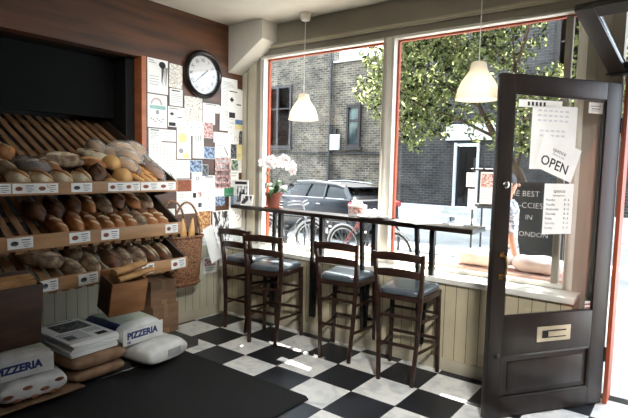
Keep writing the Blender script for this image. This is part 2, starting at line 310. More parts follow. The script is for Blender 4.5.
struct('wall_front', mb, 'grey_paint')
mb = B(.0, .06, WY-.02, WY+.001, .742, 2.6); mb.box(.10, .20, WY-.03, WY+.001, .742, 2.75, 0); struct('trim_corner_boards', mb, 'cream_paint', bevel=.004)
mb = B(0.2, 4.6, WY-.03, WY+.001, 2.785, 2.80); mb.box(.2, 4.6, WY-.045, WY+.001, 2.80, 2.815); struct('trim_header_moulding', mb, 'cream_paint')
struct('trim_boxed_beam', MB().prism([(0, CEIL), (.48, CEIL), (.48, 2.84), (0, 2.55)], 0, WY, 'y'), 'ceiling_paint', bevel=.003)
# pilaster between window and door, door jamb
mb = B(3.34, 3.556, WY-.02, WY+.12, .742, CEIL); mb.box(3.40, 3.556, WY-.02, WY+.12, 0, .742); mb.box(3.385, 3.40, WY-.026, WY-.02, .75, CEIL); mb.box(3.46, 3.475, WY-.026, WY-.02, .75, CEIL)
struct('trim_pilaster', mb, 'grey_paint')
mb = B(3.582, 3.608, .17, .37, -.02, 2.24); mb.box(4.50, 4.55, .06, .42, -.02, 2.24)
struct('trim_door_jamb', mb, 'orange_paint', bevel=.004)
mb = B(3.535, 4.55, .17, .30, 2.24, 2.275); struct('trim_transom', mb, 'dark_stain', bevel=.004)
def window(name, x0, x1, z0=.742, z1=2.72):
    r = tag(bpy.data.objects.new(name, None), kind='structure'); COL.objects.link(r); r.location = (x0, WY, z0); W = x1-x0; H = z1-z0
    mb = B(0, .045, -.02, .05, 0, H); mb.box(W-.06, W, -.02, .05, 0, H); mb.box(.045, W-.06, -.02, .05, H-.022, H); mb.box(.045, W-.06, -.02, .05, 0, .03)
    mb.build('window_frame', 'white_paint', r, bevel=.003)
    mb = B(.03, .062, .051, .082, 0, H); mb.box(W-.07, W-.045, .051, .082, 0, H); mb.box(.062, W-.07, .051, .082, H-.036, H-.015)
    mb.build('outer_frame', 'orange_paint', r)
    B(.03, W-.05, .085, .091, .0, H).build('pane', 'glass', r)
window('window_1', .27, 1.80); window('window_2', 1.80, 3.34)
mb = B(3.19, 3.235, WY+.01, WY+.07, .742, 2.68); struct('trim_window_post', mb, 'grey_paint', bevel=.003)

# fanlight tilted open above the doorway
fl = tag(bpy.data.objects.new('window_3', None), kind='structure'); COL.objects.link(fl)
_a = Vector((-.11, -.68, .26)).normalized(); _x = Vector((.987, -.16, 0)).normalized(); _n = _x.cross(_a)
fm = Matrix((_x, _a, _n)).transposed().to_4x4(); fm.translation = Vector((3.50, .12, 2.235)); fl.matrix_world = fm
mb = B(0, .10, 0, .74, -.022, .022); mb.box(.88, .98, 0, .74, -.022, .022); mb.box(.1, .88, 0, .09, -.022, .022); mb.box(.1, .88, .65, .74, -.022, .022)
mb.build('window_frame', 'door_wood', fl, bevel=.004); B(.1, .88, .09, .65, -.003, .003).build('pane', 'glass', fl)
MB().tube([(-.01, .05, .03), (.14, .05, .03)], .006).build('stay', 'steel_dark', fl)

# the open door: local x runs from hinge to latch edge, local +y faces the room
DR = tag(bpy.data.objects.new('door_1', None), kind='structure'); COL.objects.link(DR)
DR.location = (3.556, .132, 0); DR.rotation_euler = (0, 0, math.atan2(-.817, -.577))
mb = B(-.03, .095, -.045, 0, .01, 2.17); mb.box(.81, .908, -.045, 0, .01, 2.17); mb.box(.095, .81, -.045, 0, 2.06, 2.17); mb.box(.095, .81, -.045, 0, .42, .667); mb.box(.095, .81, -.045, 0, .01, .13)
mb.build('door_frame', 'door_wood', DR, bevel=.003)
mb = B(.095, .81, -.034, -.012, .13, .42); mb.build('panel', 'door_wood', DR)
mb = B(.095, .81, -.012, -.002, .405, .42); mb.box(.095, .81, -.012, -.002, .13, .145); mb.box(.095, .11, -.012, -.002, .145, .405); mb.box(.795, .81, -.012, -.002, .145, .405); mb.box(.15, .75, -.014, -.006, .18, .37)
mb.build('moulding', 'door_wood', DR, bevel=.002)
mb = B(.095, .81, -.03, -.024, .667, 2.06); mb.build('pane', 'glass', DR)
mb = B(.095, .105, -.02, -.006, .667, 2.06); mb.box(.80, .81, -.02, -.006, .667, 2.06); mb.box(.105, .8, -.02, -.006, .667, .677); mb.box(.105, .8, -.02, -.006, 2.05, 2.06)
mb.build('glazing_bead', 'door_wood', DR)
mb = B(.275, .545, 0, .006, .485, .585); o = mb.build('letter_plate', 'ivory_metal', DR, bevel=.003)
mb = B(.315, .505, .006, .009, .510, .560); mb.build('letter_flap', 'steel_dark', o)
B(.315, .46, .009, .012, .518, .552).build('flap_plate', 'ivory_metal', o, bevel=.002)
mb = MB().tube([(.848, .0, 1.065), (.848, .045, 1.055), (.848, .052, 1.0), (.848, .045, .945), (.848, 0, .93)], .008, 10); mb.box(.835, .862, 0, .006, 1.05, 1.085); mb.box(.835, .862, 0, .006, .91, .945)
mb.build('door_handle', 'brass', DR)
for z, r_ in ((1.50, .022), (.417, .018)):
    MB().lathe([(0, 0), (r_, 0), (r_, .006), (r_*.7, .01), (0, .01)], 20, M=Matrix.Translation((.845, 0, z)) @ Matrix.Rotation(R(-90), 4, 'X')).build('door_lock', 'chrome' if z > 1 else 'steel_dark', DR)
for z in (.3, 1.85): B(-.045, -.031, -.03, .004, z, z+.1).build('hinge', 'steel_dark', DR)

# ------------------------------------------------------------ street (ground, facade)
G = -.1
struct('pavement', B(-16, 9, WY+.12, 4.4, G-.1, G), 'pavement')
struct('road', B(-16, 9, 4.5, 10.6, G-.2, G-.05), 'tarmac')
mb = B(-16, 9, 4.4, 4.5, G-.15, G); struct('trim_kerb_near', mb, 'kerb')
mb = B(-16, 9, 10.6, 12, G-.15, G+.02); struct('pavement_far', mb, 'pavement')
mb = B(-16, -.3, .378, .75, G, 8.5); mb.box(-.3, 9, .378, .60, 3.5, 8.5); mb.box(4.9, 9, .378, .6, G, 3.5); struct('facade_near', mb, 'brick_dark')
struct('trim_sun_blocker', B(-2, 7.6, .36, .82, 3.03, 3.5), 'black_gloss')  # unseen ledge added to limit how far the sun reaches indoors
struct('threshold_step', B(3.535, 4.55, .357, .6, G, -.02), 'stone')
FY = 12.0
mb = B(-16, -7.15, FY, FY+.4, G, 9.2); struct('facade_left', mb, 'brick_light')
mb = B(-7.15, -4.95, FY+.05, FY+.4, G, 5.50); struct('facade_middle', mb, 'brick_light')
mb = B(-4.95, -2.30, FY, FY+.4, G, 9.5); mb.box(-1.45, 9, FY, FY+.4, G, 9.5); mb.box(-2.30, -1.45, FY, FY+.4, 2.45, 9.5); struct('facade_right', mb, 'brick_dark')
struct('trim_plinth', B(-4.95, -2.34, FY-.05, FY, G, .42), 'plinth')
mb = B(-1.42, 9, FY-.05, FY, G, .42); struct('trim_plinth_far', mb, 'plinth')
struct('trim_parapet', B(-7.15, -4.95, FY-.04, FY+.45, 5.50, 5.56), 'stone')
struct('trim_string_course', B(-16, -4.95, FY-.04, FY+.05, 2.10, 2.18), 'brick_dark')
# house door across the street
hd = tag(bpy.data.objects.new('door_2', None), kind='structure'); COL.objects.link(hd); hd.location = (-2.27, FY-.02, .42)
B(0, .06, -.05, .15, 0, 2.05).build('door_frame', 'plinth', hd); B(.74, .80, -.05, .15, 0, 2.05).build('door_frame', 'plinth', hd)
mb = B(.06, .74, .08, .12, 0, 1.95); mb.box(.14, .37, .06, .08, .12, .7); mb.box(.43, .66, .06, .08, .12, .7); mb.box(.14, .37, .06, .08, .9, 1.75); mb.box(.43, .66, .06, .08, .9, 1.75); mb.build('door_leaf', 'black_gloss', hd, bevel=.004)
mb = B(-.12, .92, -.38, .0, -.12, 0); mb.box(-.12, .92, -.55, .0, -.3, -.12); mb.build('step', 'stone', hd)
mb = B(-2.55, -.8, FY-.12, FY+.05, 2.55, 3.05); struct('trim_door_fascia', mb, 'plinth')
def fac_window(name, x0, x1, z0, z1, cols):
    r = tag(bpy.data.objects.new(name, None), kind='structure'); COL.objects.link(r); r.location = (x0, FY-.08, z0); W = x1-x0; H = z1-z0
    mb = B(0, .09, 0, .12, 0, H); mb.box(W-.09, W, 0, .12, 0, H); mb.box(.09, W-.09, 0, .12, H-.1, H); mb.box(.09, W-.09, 0, .12, 0, .09)
    for i in range(1, cols): mb.box(W*i/cols-.05, W*i/cols+.05, 0, .12, .09, H-.1)
    mb.box(.09, W-.09, .02, .1, H*.62, H*.62+.05)
    mb.build('window_frame', 'frame_dark', r); B(.09, W-.09, .08, .1, .09, H-.1).build('pane', 'far_glass', r)
    mb = B(-.08, W+.08, -.04, .12, -.1, 0); mb.build('window_sill', 'brick_dark', r)
fac_window('window_4', -10.6, -9.15, 2.35, 4.85, 2); fac_window('window_5', -6.48, -5.87, 2.36, 3.9, 1); fac_window('window_6', -4.3, -3.3, 4.2, 6.0, 2); fac_window('window_7', .6, 1.9, 4.0, 6.0, 2)
mb = B(-13, -12.2, FY-.05, FY+.1, 2.35, 4.4); tag(MB().tube([(-7.2, FY-.08, G), (-7.2, FY-.08, 5.9)], .05, 10).build('drainpipe', 'pipe'), 'dark drainpipe running up the brick building across the street', 'pipe')
mb = B(-7.15, -6.76, FY-.14, FY-.01, 2.25, 2.83); o = mb.build('meter_box', 'plinth', bevel=.01); tag(o, 'small white box fixed to the brick wall across the street', 'box')
MB().box(-7.0, -6.9, FY-.10, FY-.005, 2.86, 3.05).build('lamp_bracket', 'black_steel', o)

def bw(mb, name, mats, parent, **kw):    # mesh given in world coordinates, parented to an unrotated thing
    L = parent.location
    if parent.parent: L = L+parent.parent.location
    mb.v = [(p[0]-L[0], p[1]-L[1], p[2]-L[2]) for p in mb.v]
    return mb.build(name, mats, parent, **kw)

# ------------------------------------------------------------ bar counter under the window
bar = thing('bar_counter', 'long narrow dark wooden bar counter on black steel brackets along the window', 'counter', (1.4, 0, 0))
bw(MB().prism([(.02, .035), (2.745, -.185), (2.74, .11), (.02, .12)], 1.122, 1.158), 'counter_top', 'bar_wood', bar, bevel=.003)
for tx in (.71, 1.217, 1.778, 2.31):
    ux = tx+.05; fy = .035-.22*(tx/2.72)+.035
    bw(MB().box(ux-.021, ux+.021, -.012, .03, .742, 1.122), 'upright', 'black_steel', bar, bevel=.003)
    bw(MB().beam((tx-.03, fy, 1.122), (tx, -.060, .19), .028, .034, (0, 1, 0)), 'strut', 'black_steel', bar)
    bw(MB().beam((tx+.035, -.045, .695), (tx+.006, -.032, .18), .03, .022, (0, 1, 0)), 'wall_cleat', 'black_steel', bar)

# ------------------------------------------------------------ bar stools
def make_stool(label, loc, rz):
    t = thing('bar_stool', label, 'stool', loc, rz, 'ladder-back stools at the window counter')
    wt, wb, wf, H, dy = .187, .132, .200, .986, .1915
    def post(z): return wb+(wt-wb)*z/H
    def py(z): return -dy+.02 - (.045*max(0, (z-.66)/.33) if z > .66 else 0) + (.0 if z > .3 else -.02*(1-z/.3))
    for s in (-1, 1):
        pts = [(s*post(z), py(z), z) for z in (0, .3, .66, .8, .9, H-.01)]; mb = MB()
        for a, b2, h0, h1 in zip(pts, pts[1:], (.027, .032, .036, .033, .03), (.032, .036, .033, .03, .026)):
            mb.beam((a[0], a[1], a[2]-.001), (b2[0], b2[1], b2[2]+.001), .027, h0, (0, 1, 0), h2=h1)
        mb.build('rear_post', 'stool_wood', t, bevel=.003)
        MB().beam((s*wf, dy, 0), (s*(wf-.012), dy-.012, .655), .026, .026, (0, 1, 0), w2=.034, h2=.034).build('leg', 'stool_wood', t, bevel=.003)
    def slat(z0, z1, name):
        mb = MB(); n = 9; rings = []
        for i in range(n):
            u = -1+2*i/(n-1); x = u*(post((z0+z1)/2)-.006); y = py(z0)-.030*(1-u*u); ar = .018*(1-u*u)
            rings.append([(x, y-.008, z0+ar*.6), (x, y+.008, z0+ar*.6), (x, y+.008, z1+ar), (x, y-.008, z1+ar)])
        mb.loft(rings, smooth=False); mb.build(name, 'stool_wood', t, bevel=.002)
    slat(.915, .968, 'back_slat'); slat(.795, .845, 'back_slat')
    def rail(a, b2, w_, h_, name='stretcher'): MB().beam(a, b2, w_, h_).build(name, 'stool_wood', t, bevel=.003)
    for z in (.50, .285): rail((-post(z), py(z), z), (post(z), py(z), z), .014, .024)
    rail((-wf+.004, dy-.004, .27), (wf-.004, dy-.004, .27), .016, .026); rail((-wf+.008, dy-.008, .47), (wf-.008, dy-.008, .47), .014, .022)
    for s in (-1, 1):
        for z in (.455, .225): rail((s*post(z), py(z), z+.015), (s*(wf-.004), dy-.004, z), .014, .022)
    mb = MB().prism([(-.178, -.17), (.178, -.17), (.205, .205), (-.205, .205)], .618, .660); mb.build('seat_frame', 'stool_wood', t, bevel=.004)
    # padded seat
    rings = []
    for zz, k in ((.660, .97), (.668, 1.0), (.690, 1.0), (.702, .95), (.707, .80), (.709, .45), (.7095, .05)):
        ring = []
        for i in range(32):
            a = 2*PI*i/32; cx = math.copysign(abs(math.cos(a))**.35, math.cos(a)); cy = math.copysign(abs(math.sin(a))**.35, math.sin(a))
            y = cy*.2*k+.018; ring.append(((.185+.022*cy)*cx*k, y, zz))
        rings.append(ring)
    MB().loft(rings).build('seat_pad', 'seat_vinyl', t, angle=60)
    return t
make_stool('dark wooden ladder-back bar stool farthest left, under the noticeboard end of the counter', (.545, -.205, 0), .058)
make_stool('dark wooden bar stool with grey padded seat, second from the noticeboard', (.984, -.335, 0), .225)
make_stool('dark wooden bar stool with grey padded seat, second from the open door', (1.693, -.21, 0), .150)
make_stool('dark wooden bar stool with grey padded seat, nearest the open door', (2.300, -.280, 0), .104)

# ------------------------------------------------------------ pendant lamps
def pendant(x, y, zb, label, lx=0):
    t = thing('pendant_lamp', label, 'lamp', (x, y, CEIL), 0, 'white bell pendant lamps by the window')
    MB().lathe([(.0, 0), (.052, 0), (.055, -.012), (.050, -.05), (.038, -.068), (.012, -.074), (0, -.074)], 28).build('ceiling_cup', 'white_paint', t)
    L = CEIL-zb
    MB().tube([(0, 0, -.07), (0, 0, -L+.22)], .003, 6).build('cord', 'paper', t)
    prof = [(.030, .250), (.048, .244), (.054, .215), (.060, .190), (.082, .157), (.110, .117), (.129, .073), (.139, .030), (.145, .0)]
    pr = [(r, z-L) for r, z in prof]; pr += [(r-.004, z-L) for r, z in prof[::-1]]
    MB().lathe(pr, 40, cap=False).build('lamp_shade', 'lamp', t, angle=70)
    MB().lathe([(0, .235-L), (.024, .235-L), (.026, .17-L), (0, .165-L)], 16).build('bulb_holder', 'white_paint', t)
    MB().ell((0, 0, .125-L), .03, .03, .04, nu=12, nv=8).build('bulb', 'clock_white', t)
    l = bpy.data.objects.new('pendant_light', bpy.data.lights.new('pendant_light', 'POINT')); COL.objects.link(l); l.data.energy = .45; l.data.color = (1, .96, .9); l.data.shadow_soft_size = .04
    l.parent = t; l.location = (0, 0, .07-L)
pendant(.945, .10, 2.03, 'white bell-shaped pendant lamp hanging in front of the left window'); pendant(2.79, -.35, 2.055, 'white bell-shaped pendant lamp hanging nearest the open door')

# ------------------------------------------------------------ wall clock
ck = thing('wall_clock', 'round black-rimmed wall clock with roman numerals on the wood-panelled wall', 'clock', (.001, -.352, 2.47))
MX = Matrix.Rotation(R(90), 4, 'Y')
MB().lathe([(.182, .0), (.228, .0), (.236, .012), (.234, .035), (.214, .052), (.196, .045), (.186, .022), (.182, .0)], 64, M=MX, cap=False).build('rim', 'black_plastic', ck, angle=60)
MB().lathe([(0, .004), (.186, .004), (.186, .010), (0, .010)], 64, M=MX).build('face', 'clock_white', ck)
MB().lathe([(0, .026), (.188, .026), (.188, .028), (0, .028)], 64, M=MX).build('glass_cover', 'clock_glass', ck)
for i, s_ in enumerate(['XII', 'I', 'II', 'III', 'IIII', 'V', 'VI', 'VII', 'VIII', 'IX', 'X', 'XI']):
    a = R(30*i); rr = .145
    o = text('numeral', s_, .052, (.0115, 0, 0), (0, 0, 0), 'ink', ck, align='CENTER', sx=.8)
    o.matrix_local = Matrix.Rotation(0, 4, 'X') @ Matrix(((0, 0, 1, .0115), (1, 0, 0, 0), (0, 1, 0, 0), (0, 0, 0, 1))) @ Matrix.Rotation(-a, 4, 'Z') @ Matrix.Translation((0, rr-.02, 0)) @ Matrix.Diagonal((.8, 1, 1, 1))
mb = MB()
for k in range(60):
    a = R(6*k); 
    if 1: mb.beam((.0115, .174*math.sin(a), .174*math.cos(a)), (.0115, .180*math.sin(a), .180*math.cos(a)), .0015, .003, (1, 0, 0))
mb.build('minute_marks', 'ink', ck)
for a, ln, w_, nm in ((232, .085, .010, 'hour_hand'), (231, .125, .006, 'minute_hand')):
    a = R(a if nm == 'minute_hand' else 50); 
    MB().beam((.016, -.02*math.sin(a), -.02*math.cos(a)), (.016, ln*math.sin(a), ln*math.cos(a)), w_*1.3, .002, (1, 0, 0), w2=w_*.8).build(nm, 'ink', ck)

# ------------------------------------------------------------ papers pinned on the left wall
# y0, z top, width, height, mats, style, label, tilt
def notice(y0, zt, w_, h, style, label, tilt=0, layer=0, c='paper', name='notice'):
    o_ = bpy.data.objects.new('x', None); bpy.data.objects.remove(o_)
    mb = MB(); x = 0
    mats = [c, 'grey_ink', 'ink', style[1] if len(style) > 1 else 'grey_ink', style[2] if len(style) > 2 else 'ink']
    mb.box(0, .0008, 0, w_, -h, 0, 0)
    def r_(a, b, c2, d, m): mb.box(.0008, .0014, a*w_, b*w_, -d*h, -c2*h, m)
    st = style[0]; rnd = random.Random(int(abs(y0*1000)+zt*77))
    if st == 'lines':
        n = max(3, int(h/.018))
        for i in range(n):
            z = .12+.78*i/n; r_(.1, .35+.5*rnd.random(), z, z+.16/n+.002, 1)
    elif st == 'head':
        r_(.15, .8, .08, .15, 2)
        for i in range(6): r_(.1, .4+.5*rnd.random(), .3+.1*i, .325+.1*i, 1)
    elif st == 'photo': r_(.03, .97, .03, .97, 3)
    elif st == 'flyer':
        r_(.0, 1, 0, 1, 3); r_(.08, .92, .06, .16, 0); r_(.08, .92, .84, .95, 4)
        for i in range(3):
            for j in range(2): r_(.1+.42*j, .46+.42*j, .22+.2*i, .38+.2*i, 4 if (i+j) % 2 else 0)
    elif st == 'grid':
        for i in range(8): r_(.04, .96, .1+.11*i, .105+.11*i, 1)
        for i in range(8): r_(.04+.13*i, .045+.13*i, .1, .9, 1)
    elif st == 'dots':
        for i in range(9): a, b = .1+.75*rnd.random(), .1+.75*rnd.random(); r_(a, a+.05, b, b+.04, 2 if i % 3 else 3)
    elif st == 'octopus':
        mb.ell((.001, w_*.72, -h*.15), .0012, w_*.17, h*.10, 2, nu=12, nv=8)
        for i in range(9):
            pts = [(.0012, w_*(.66+.035*i)+.006*math.sin(3*t+i), -h*(.2+(.45+.04*(i % 4))*t)) for t in [q/7 for q in range(8)]]
            mb.tube(pts, [.0035*(1-q/9) for q in range(8)], 5, 2)
        r_(.06, .3, .05, .075, 1); r_(.06, .4, .11, .13, 1)
        for i in range(4): r_(.1, .55, .5+.08*i, .515+.08*i, 1)
    elif st == 'rainbow':
        pts = [(.0012, w_*(.45+.27*math.cos(t)), -h*(.30-.19*math.sin(t))) for t in [PI*q/14 for q in range(15)]]; mb.tube(pts, .003, 5, 3)
        pts = [(.0012, w_*(.45+.23*math.cos(t)), -h*(.30-.16*math.sin(t))) for t in [PI*q/14 for q in range(15)]]; mb.tube(pts, .002, 5, 1)
        r_(.1, .92, .33, .44, 4); mb.ell((.001, w_*.5, -h*.53), .0012, w_*.09, h*.07, 1, nu=12, nv=8)
        for i in range(7): a = .15+.1*i; r_(a, a+.06, .72+.04*(i % 3), .75+.04*(i % 3), 2)
    elif st == 'birds':
        r_(.05, .6, .08, .11, 2); r_(.1, .35, .33, .40, 2); r_(.18, .28, .28, .44, 2); r_(.55, .85, .48, .52, 2); r_(.05, .45, .78, .96, 2)
    elif st == 'shapes':
        mb.ell((.001, w_*.4, -h*.35), .0012, w_*.3, h*.16, 3, nu=16, nv=8); mb.ell((.001, w_*.3, -h*.75), .0012, w_*.16, h*.08, 4, nu=12, nv=8)
        mb.prism([(w_*.65, -h*.72), (w_*.4, -h*.98), (w_*.92, -h*.98)], .0008, .0016, 'x', 3)
    elif st == 'feathers':
        for i in range(3): mb.tube([(.001, w_*(.35+.2*i), -h*.15), (.001, w_*(.28+.2*i), -h*.35), (.001, w_*(.35+.2*i), -h*.55)], [.001, .004, .001], 5, 2)
    elif st == 'flower':
        mb.tube([(.001, w_*.5, -h*.18), (.001, w_*.55, -h*.42)], .0015, 4, 2)
        for i in range(5): a = 2*PI*i/5; mb.ell((.001, w_*(.5+.12*math.cos(a)), -h*(.15+.035*math.sin(a))), .001, .007, .007, 2, nu=8, nv=6)
        r_(.1, .38, .5, .62, 2); r_(.55, .85, .48, .60, 3); r_(.55, .85, .75, .86, 4)
    elif st == 'sketch': mb.tube([(.001, w_*.55, -h*.25), (.001, w_*.8, -h*.75)], [.004, .008], 6, 1); r_(.08, .5, .2, .23, 1); r_(.08, .45, .35, .38, 1); r_(.3, .8, .85, .88, 2)
    elif st == 'pic': r_(.08, .92, .06, .55, 3); r_(.1, .8, .65, .69, 1); r_(.1, .7, .78, .82, 1)
    elif st == 'split': r_(0, 1, 0, .5, 3); r_(.0, 1, .5, 1, 4)
    o = mb.build(name, mats); o.location = (.002+.0022*layer, y0, zt); o.rotation_euler = (R(tilt), R(-.3), 0)
    tag(o, label, 'notice', 'papers pinned to the left wall'); return o
NT_ = [
(-.98, 2.53, .22, .31, ('octopus',), 'tall white poster with a black trailing ink figure, top left of the noticeboard', 0, 0, 'paper'),
(-.98, 2.21, .21, .30, ('rainbow', 'red_ink', 'teal_ink'), 'white poster with a small rainbow arch and a pale teal band', 0, 0, 'paper'),
(-.74, 2.52, .15, .22, ('lines',), 'narrow white typed sheet just left of the wall clock', -2, 0, 'pattern_grey'),
(-.74, 2.29, .15, .16, ('head',), 'small white notice with a dark line across, left of the clock', 0, 0, 'paper'),
(-.76, 2.12, .19, .19, ('birds',), 'white sheet with small black bird-like marks beside the rainbow poster', 0, 1, 'paper'),
(-.57, 2.24, .22, .25, ('dots', 'brown_ink'), 'white sheet with a pale ornate pattern below the clock', 0, 1, 'pattern_grey'),
(-.57, 2.0, .23, .14, ('dots', 'grey_ink'), 'small white sheet with faint doodles under the ornate pattern', 0, 2, 'paper'),
(-.97, 1.90, .14, .12, ('head',), 'small white card at the left edge above the calendar grid', 0, 0, 'paper'),
(-.83, 1.90, .16, .11, ('lines',), 'small white card with faint lines above the calendar grid, the right one', 0, 1, 'paper'),
(-.97, 1.78, .30, .26, ('grid',), 'wide white sheet ruled as a faint grid behind the long loaf', 0, 0, 'paper'),
(-.82, 1.52, .15, .13, ('sketch',), 'small white sheet with a drawn mark right above the top bread shelf end', 3, 1, 'paper'),
(-.66, 1.94, .17, .31, ('shapes', 'yellow_ink', 'grey_ink'), 'white sheet with pale yellow circle and triangle shapes', 0, 1, 'pattern_dots'),
(-.47, 1.97, .14, .33, ('feathers',), 'tall white sheet with three thin black feather strokes', 0, 1, 'paper'),
(-.67, 1.62, .17, .18, ('lines',), 'plain white sheet to the left of the blue photograph', 0, 0, 'paper'),
(-.51, 1.62, .16, .12, ('photo', 'photo_blue'), 'small blue and white photograph in the middle of the noticeboard', 1, 2, 'paper'),
(-.67, 1.43, .19, .12, ('photo', 'brown_ink'), 'terracotta brown card next to the top bread shelf end', 0, 3, 'paper'),
(-.48, 1.50, .15, .41, ('flower', 'photo_red', 'photo_dark'), 'tall white poster with a small black flower and dark squares', 0, 1, 'paper'),
(-.66, 1.31, .19, .22, ('lines',), 'plain white sheet directly above the wicker basket', 0, 0, 'paper'),
(-.10, 2.49, .23, .33, ('lines',), 'handwritten white letter with a rounded top right of the clock', 0, 1, 'paper'),
(.125, 2.40, .07, .22, ('photo', 'photo_dark'), 'narrow dark strip tucked beside the handwritten letter', 0, 0, 'paper'),
(.19, 2.38, .035, .32, ('lines',), '', 0, 0, 'paper'),
(-.34, 2.20, .22, .09, ('head',), 'small white strip notice directly under the clock', 0, 0, 'paper'),
(-.34, 2.11, .16, .12, ('blank',), 'blank square white note below the strip under the clock', 0, 0, 'paper'),
(-.12, 2.19, .29, .25, ('lines',), 'wide white typed sheet below the handwritten letter', 0, 2, 'paper'),
(.10, 2.07, .125, .10, ('split', 'blue_ink', 'yellow_ink'), 'small blue card with a yellow lower half at the right edge', 0, 3, 'paper'),
(-.33, 2.01, .12, .16, ('photo', 'photo_red'), 'small red-brown portrait photograph below the clock', 0, 1, 'paper'),
(-.20, 1.92, .23, .11, ('lines',), 'plain white landscape sheet left of the small red picture', 0, 1, 'paper'),
(.00, 1.97, .21, .16, ('dots', 'red_ink'), 'white sheet with a little red figure near the right edge', 0, 1, 'paper'),
(.155, 1.96, .07, .16, ('photo', 'photo_dark'), 'small black and yellow picture at the right edge of the board', 0, 2, 'paper'),
(-.18, 1.82, .22, .18, ('sketch',), 'white sheet with a grey pencil sketch near the middle', 0, 2, 'paper'),
(-.33, 1.76, .15, .12, ('photo', 'photo_blue'), 'small blue-grey landscape photograph left of the pencil sketch', 0, 1, 'paper'),
(.04, 1.81, .09, .17, ('photo', 'photo_dark'), 'narrow dark photograph left of the yellow flyer', 0, 1, 'paper'),
(.13, 1.81, .08, .17, ('pic', 'yellow_ink'), 'bright yellow flyer near the right edge of the noticeboard', 0, 2, 'yellow_ink'),
(.19, 1.80, .035, .16, ('lines',), '', 0, 1, 'paper'),
(-.35, 1.58, .08, .12, ('photo', 'photo_dark'), 'tiny black photograph left of the red event flyer', 0, 2, 'paper'),
(-.18, 1.655, .22, .32, ('flyer', 'photo_red', 'photo_bw'), 'tall red event flyer full of small pictures', 0, 3, 'paper'),
(.04, 1.65, .12, .23, ('pic', 'photo_green'), 'portrait photograph on a greenish card right of the red flyer', 0, 2, 'paper'),
(.155, 1.65, .07, .15, ('lines',), 'narrow white slip right of the greenish portrait card', 0, 1, 'paper'),
(-.05, 1.345, .17, .10, ('pic', 'green_ink'), 'small green sign above the brochure holder', 0, 3, 'green_ink'),
(-.17, 1.35, .13, .20, ('split', 'paper', 'photo_blue'), 'small white leaflet with a coloured lower picture under the red flyer', 0, 2, 'paper'),
(.02, 1.245, .20, .35, ('dots',), 'white sheet with a few black paw-like dots beside the counter end', 0, 3, 'paper'),
(-.40, 1.11, .17, .23, ('photo', 'photo_paint'), 'orange and brown painting print above the basket side', 0, 2, 'paper'),
(-.21, 1.10, .25, .34, ('photo', 'photo_bw'), 'black and white photograph poster low on the board', 0, 3, 'paper'),
(-.39, .89, .17, .14, ('lines',), 'small white sheet below the orange painting print', 0, 1, 'paper'),
(-.33, .62, .18, .17, ('pic', 'photo_red'), 'lowest hanging white paper with a pink square', 0, 4, 'paper'),
(-.14, .76, .22, .26, ('lines',), 'white note hanging tilted over the cream panelling', 7, 4, 'paper'),
(-.33, 1.47, .16, .14, ('head',), 'white slip with a dark heading left of the red flyer', 0, 1, 'paper'),
(.04, 1.425, .17, .09, ('lines',), 'white slip partly behind the brochure holder', 0, 1, 'paper'),
(-.34, 1.33, .17, .23, ('dots', 'green_ink'), 'white sheet with small coloured marks above the painting print', 0, 1, 'paper'),
(-.98, 1.15, .30, .25, ('lines',), 'white sheet behind the wicker basket handles', 0, 0, 'paper')]
for a in NT_:
    if not a[5]: continue
    y0, zt, w_, h, st, lb, ti, ly, c_ = a
    notice(y0, zt, w_, h, st, lb, ti, ly, c_)
notice(.0, 2.39, .215, .32, ('birds',), 'white sheet with small black figures near the boxed beam', 0, 2)
notice(.12, 1.80, .10, .16, ('lines',), 'white slip at the board edge right of the yellow flyer', 0, 1)

# ------------------------------------------------------------ bread rack
rk = thing('bread_rack', 'wooden three-tier slatted bread rack set into the dark wall niche', 'shelf rack', (.4, -2.1, .06))
TR = [(.62, 1.395, .5, -.52, .661, 1.36, 1.445, 'slat_shelf'), (.68, 1.03, .62, .06, .711, 1.02, 1.115, 'slat_shelf'), (.75, .765, .5, .06, .787, .75, .84, 'slat_shelf')]
YL, YR = -3.0, -1.15
for X0, Z0, sl, XB, XF, F0, F1, nm in TR:
    mb = MB(); y = YR-.06
    while y > YL: mb.beam((XB, y, Z0+sl*(X0-XB)-.012), (X0+.02, y, Z0-sl*.02-.012), .046, .016); y -= .083
    for xx in (XB+.06, (XB+X0)/2): mb.box(xx-.015, xx+.015, YL, YR-.02, Z0+sl*(X0-xx)-.055, Z0+sl*(X0-xx)-.024)
    bw(mb, nm, 'slat_wood', rk)
    bw(MB().box(XF-.022, XF, YL, YR, F0, F1), 'front_board', 'shelf_wood', rk, bevel=.003)
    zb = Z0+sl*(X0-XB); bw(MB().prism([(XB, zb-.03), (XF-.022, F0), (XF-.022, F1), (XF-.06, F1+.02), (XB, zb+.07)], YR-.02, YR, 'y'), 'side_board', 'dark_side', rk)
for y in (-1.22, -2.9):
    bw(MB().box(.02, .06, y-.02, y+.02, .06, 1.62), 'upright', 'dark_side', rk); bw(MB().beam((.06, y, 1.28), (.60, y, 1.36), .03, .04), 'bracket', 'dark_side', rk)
    bw(MB().beam((.06, y, .95), (.66, y, 1.0), .03, .04), 'bracket', 'dark_side', rk); bw(MB().beam((.06, y, .68), (.72, y, .74), .03, .04), 'bracket', 'dark_side', rk)

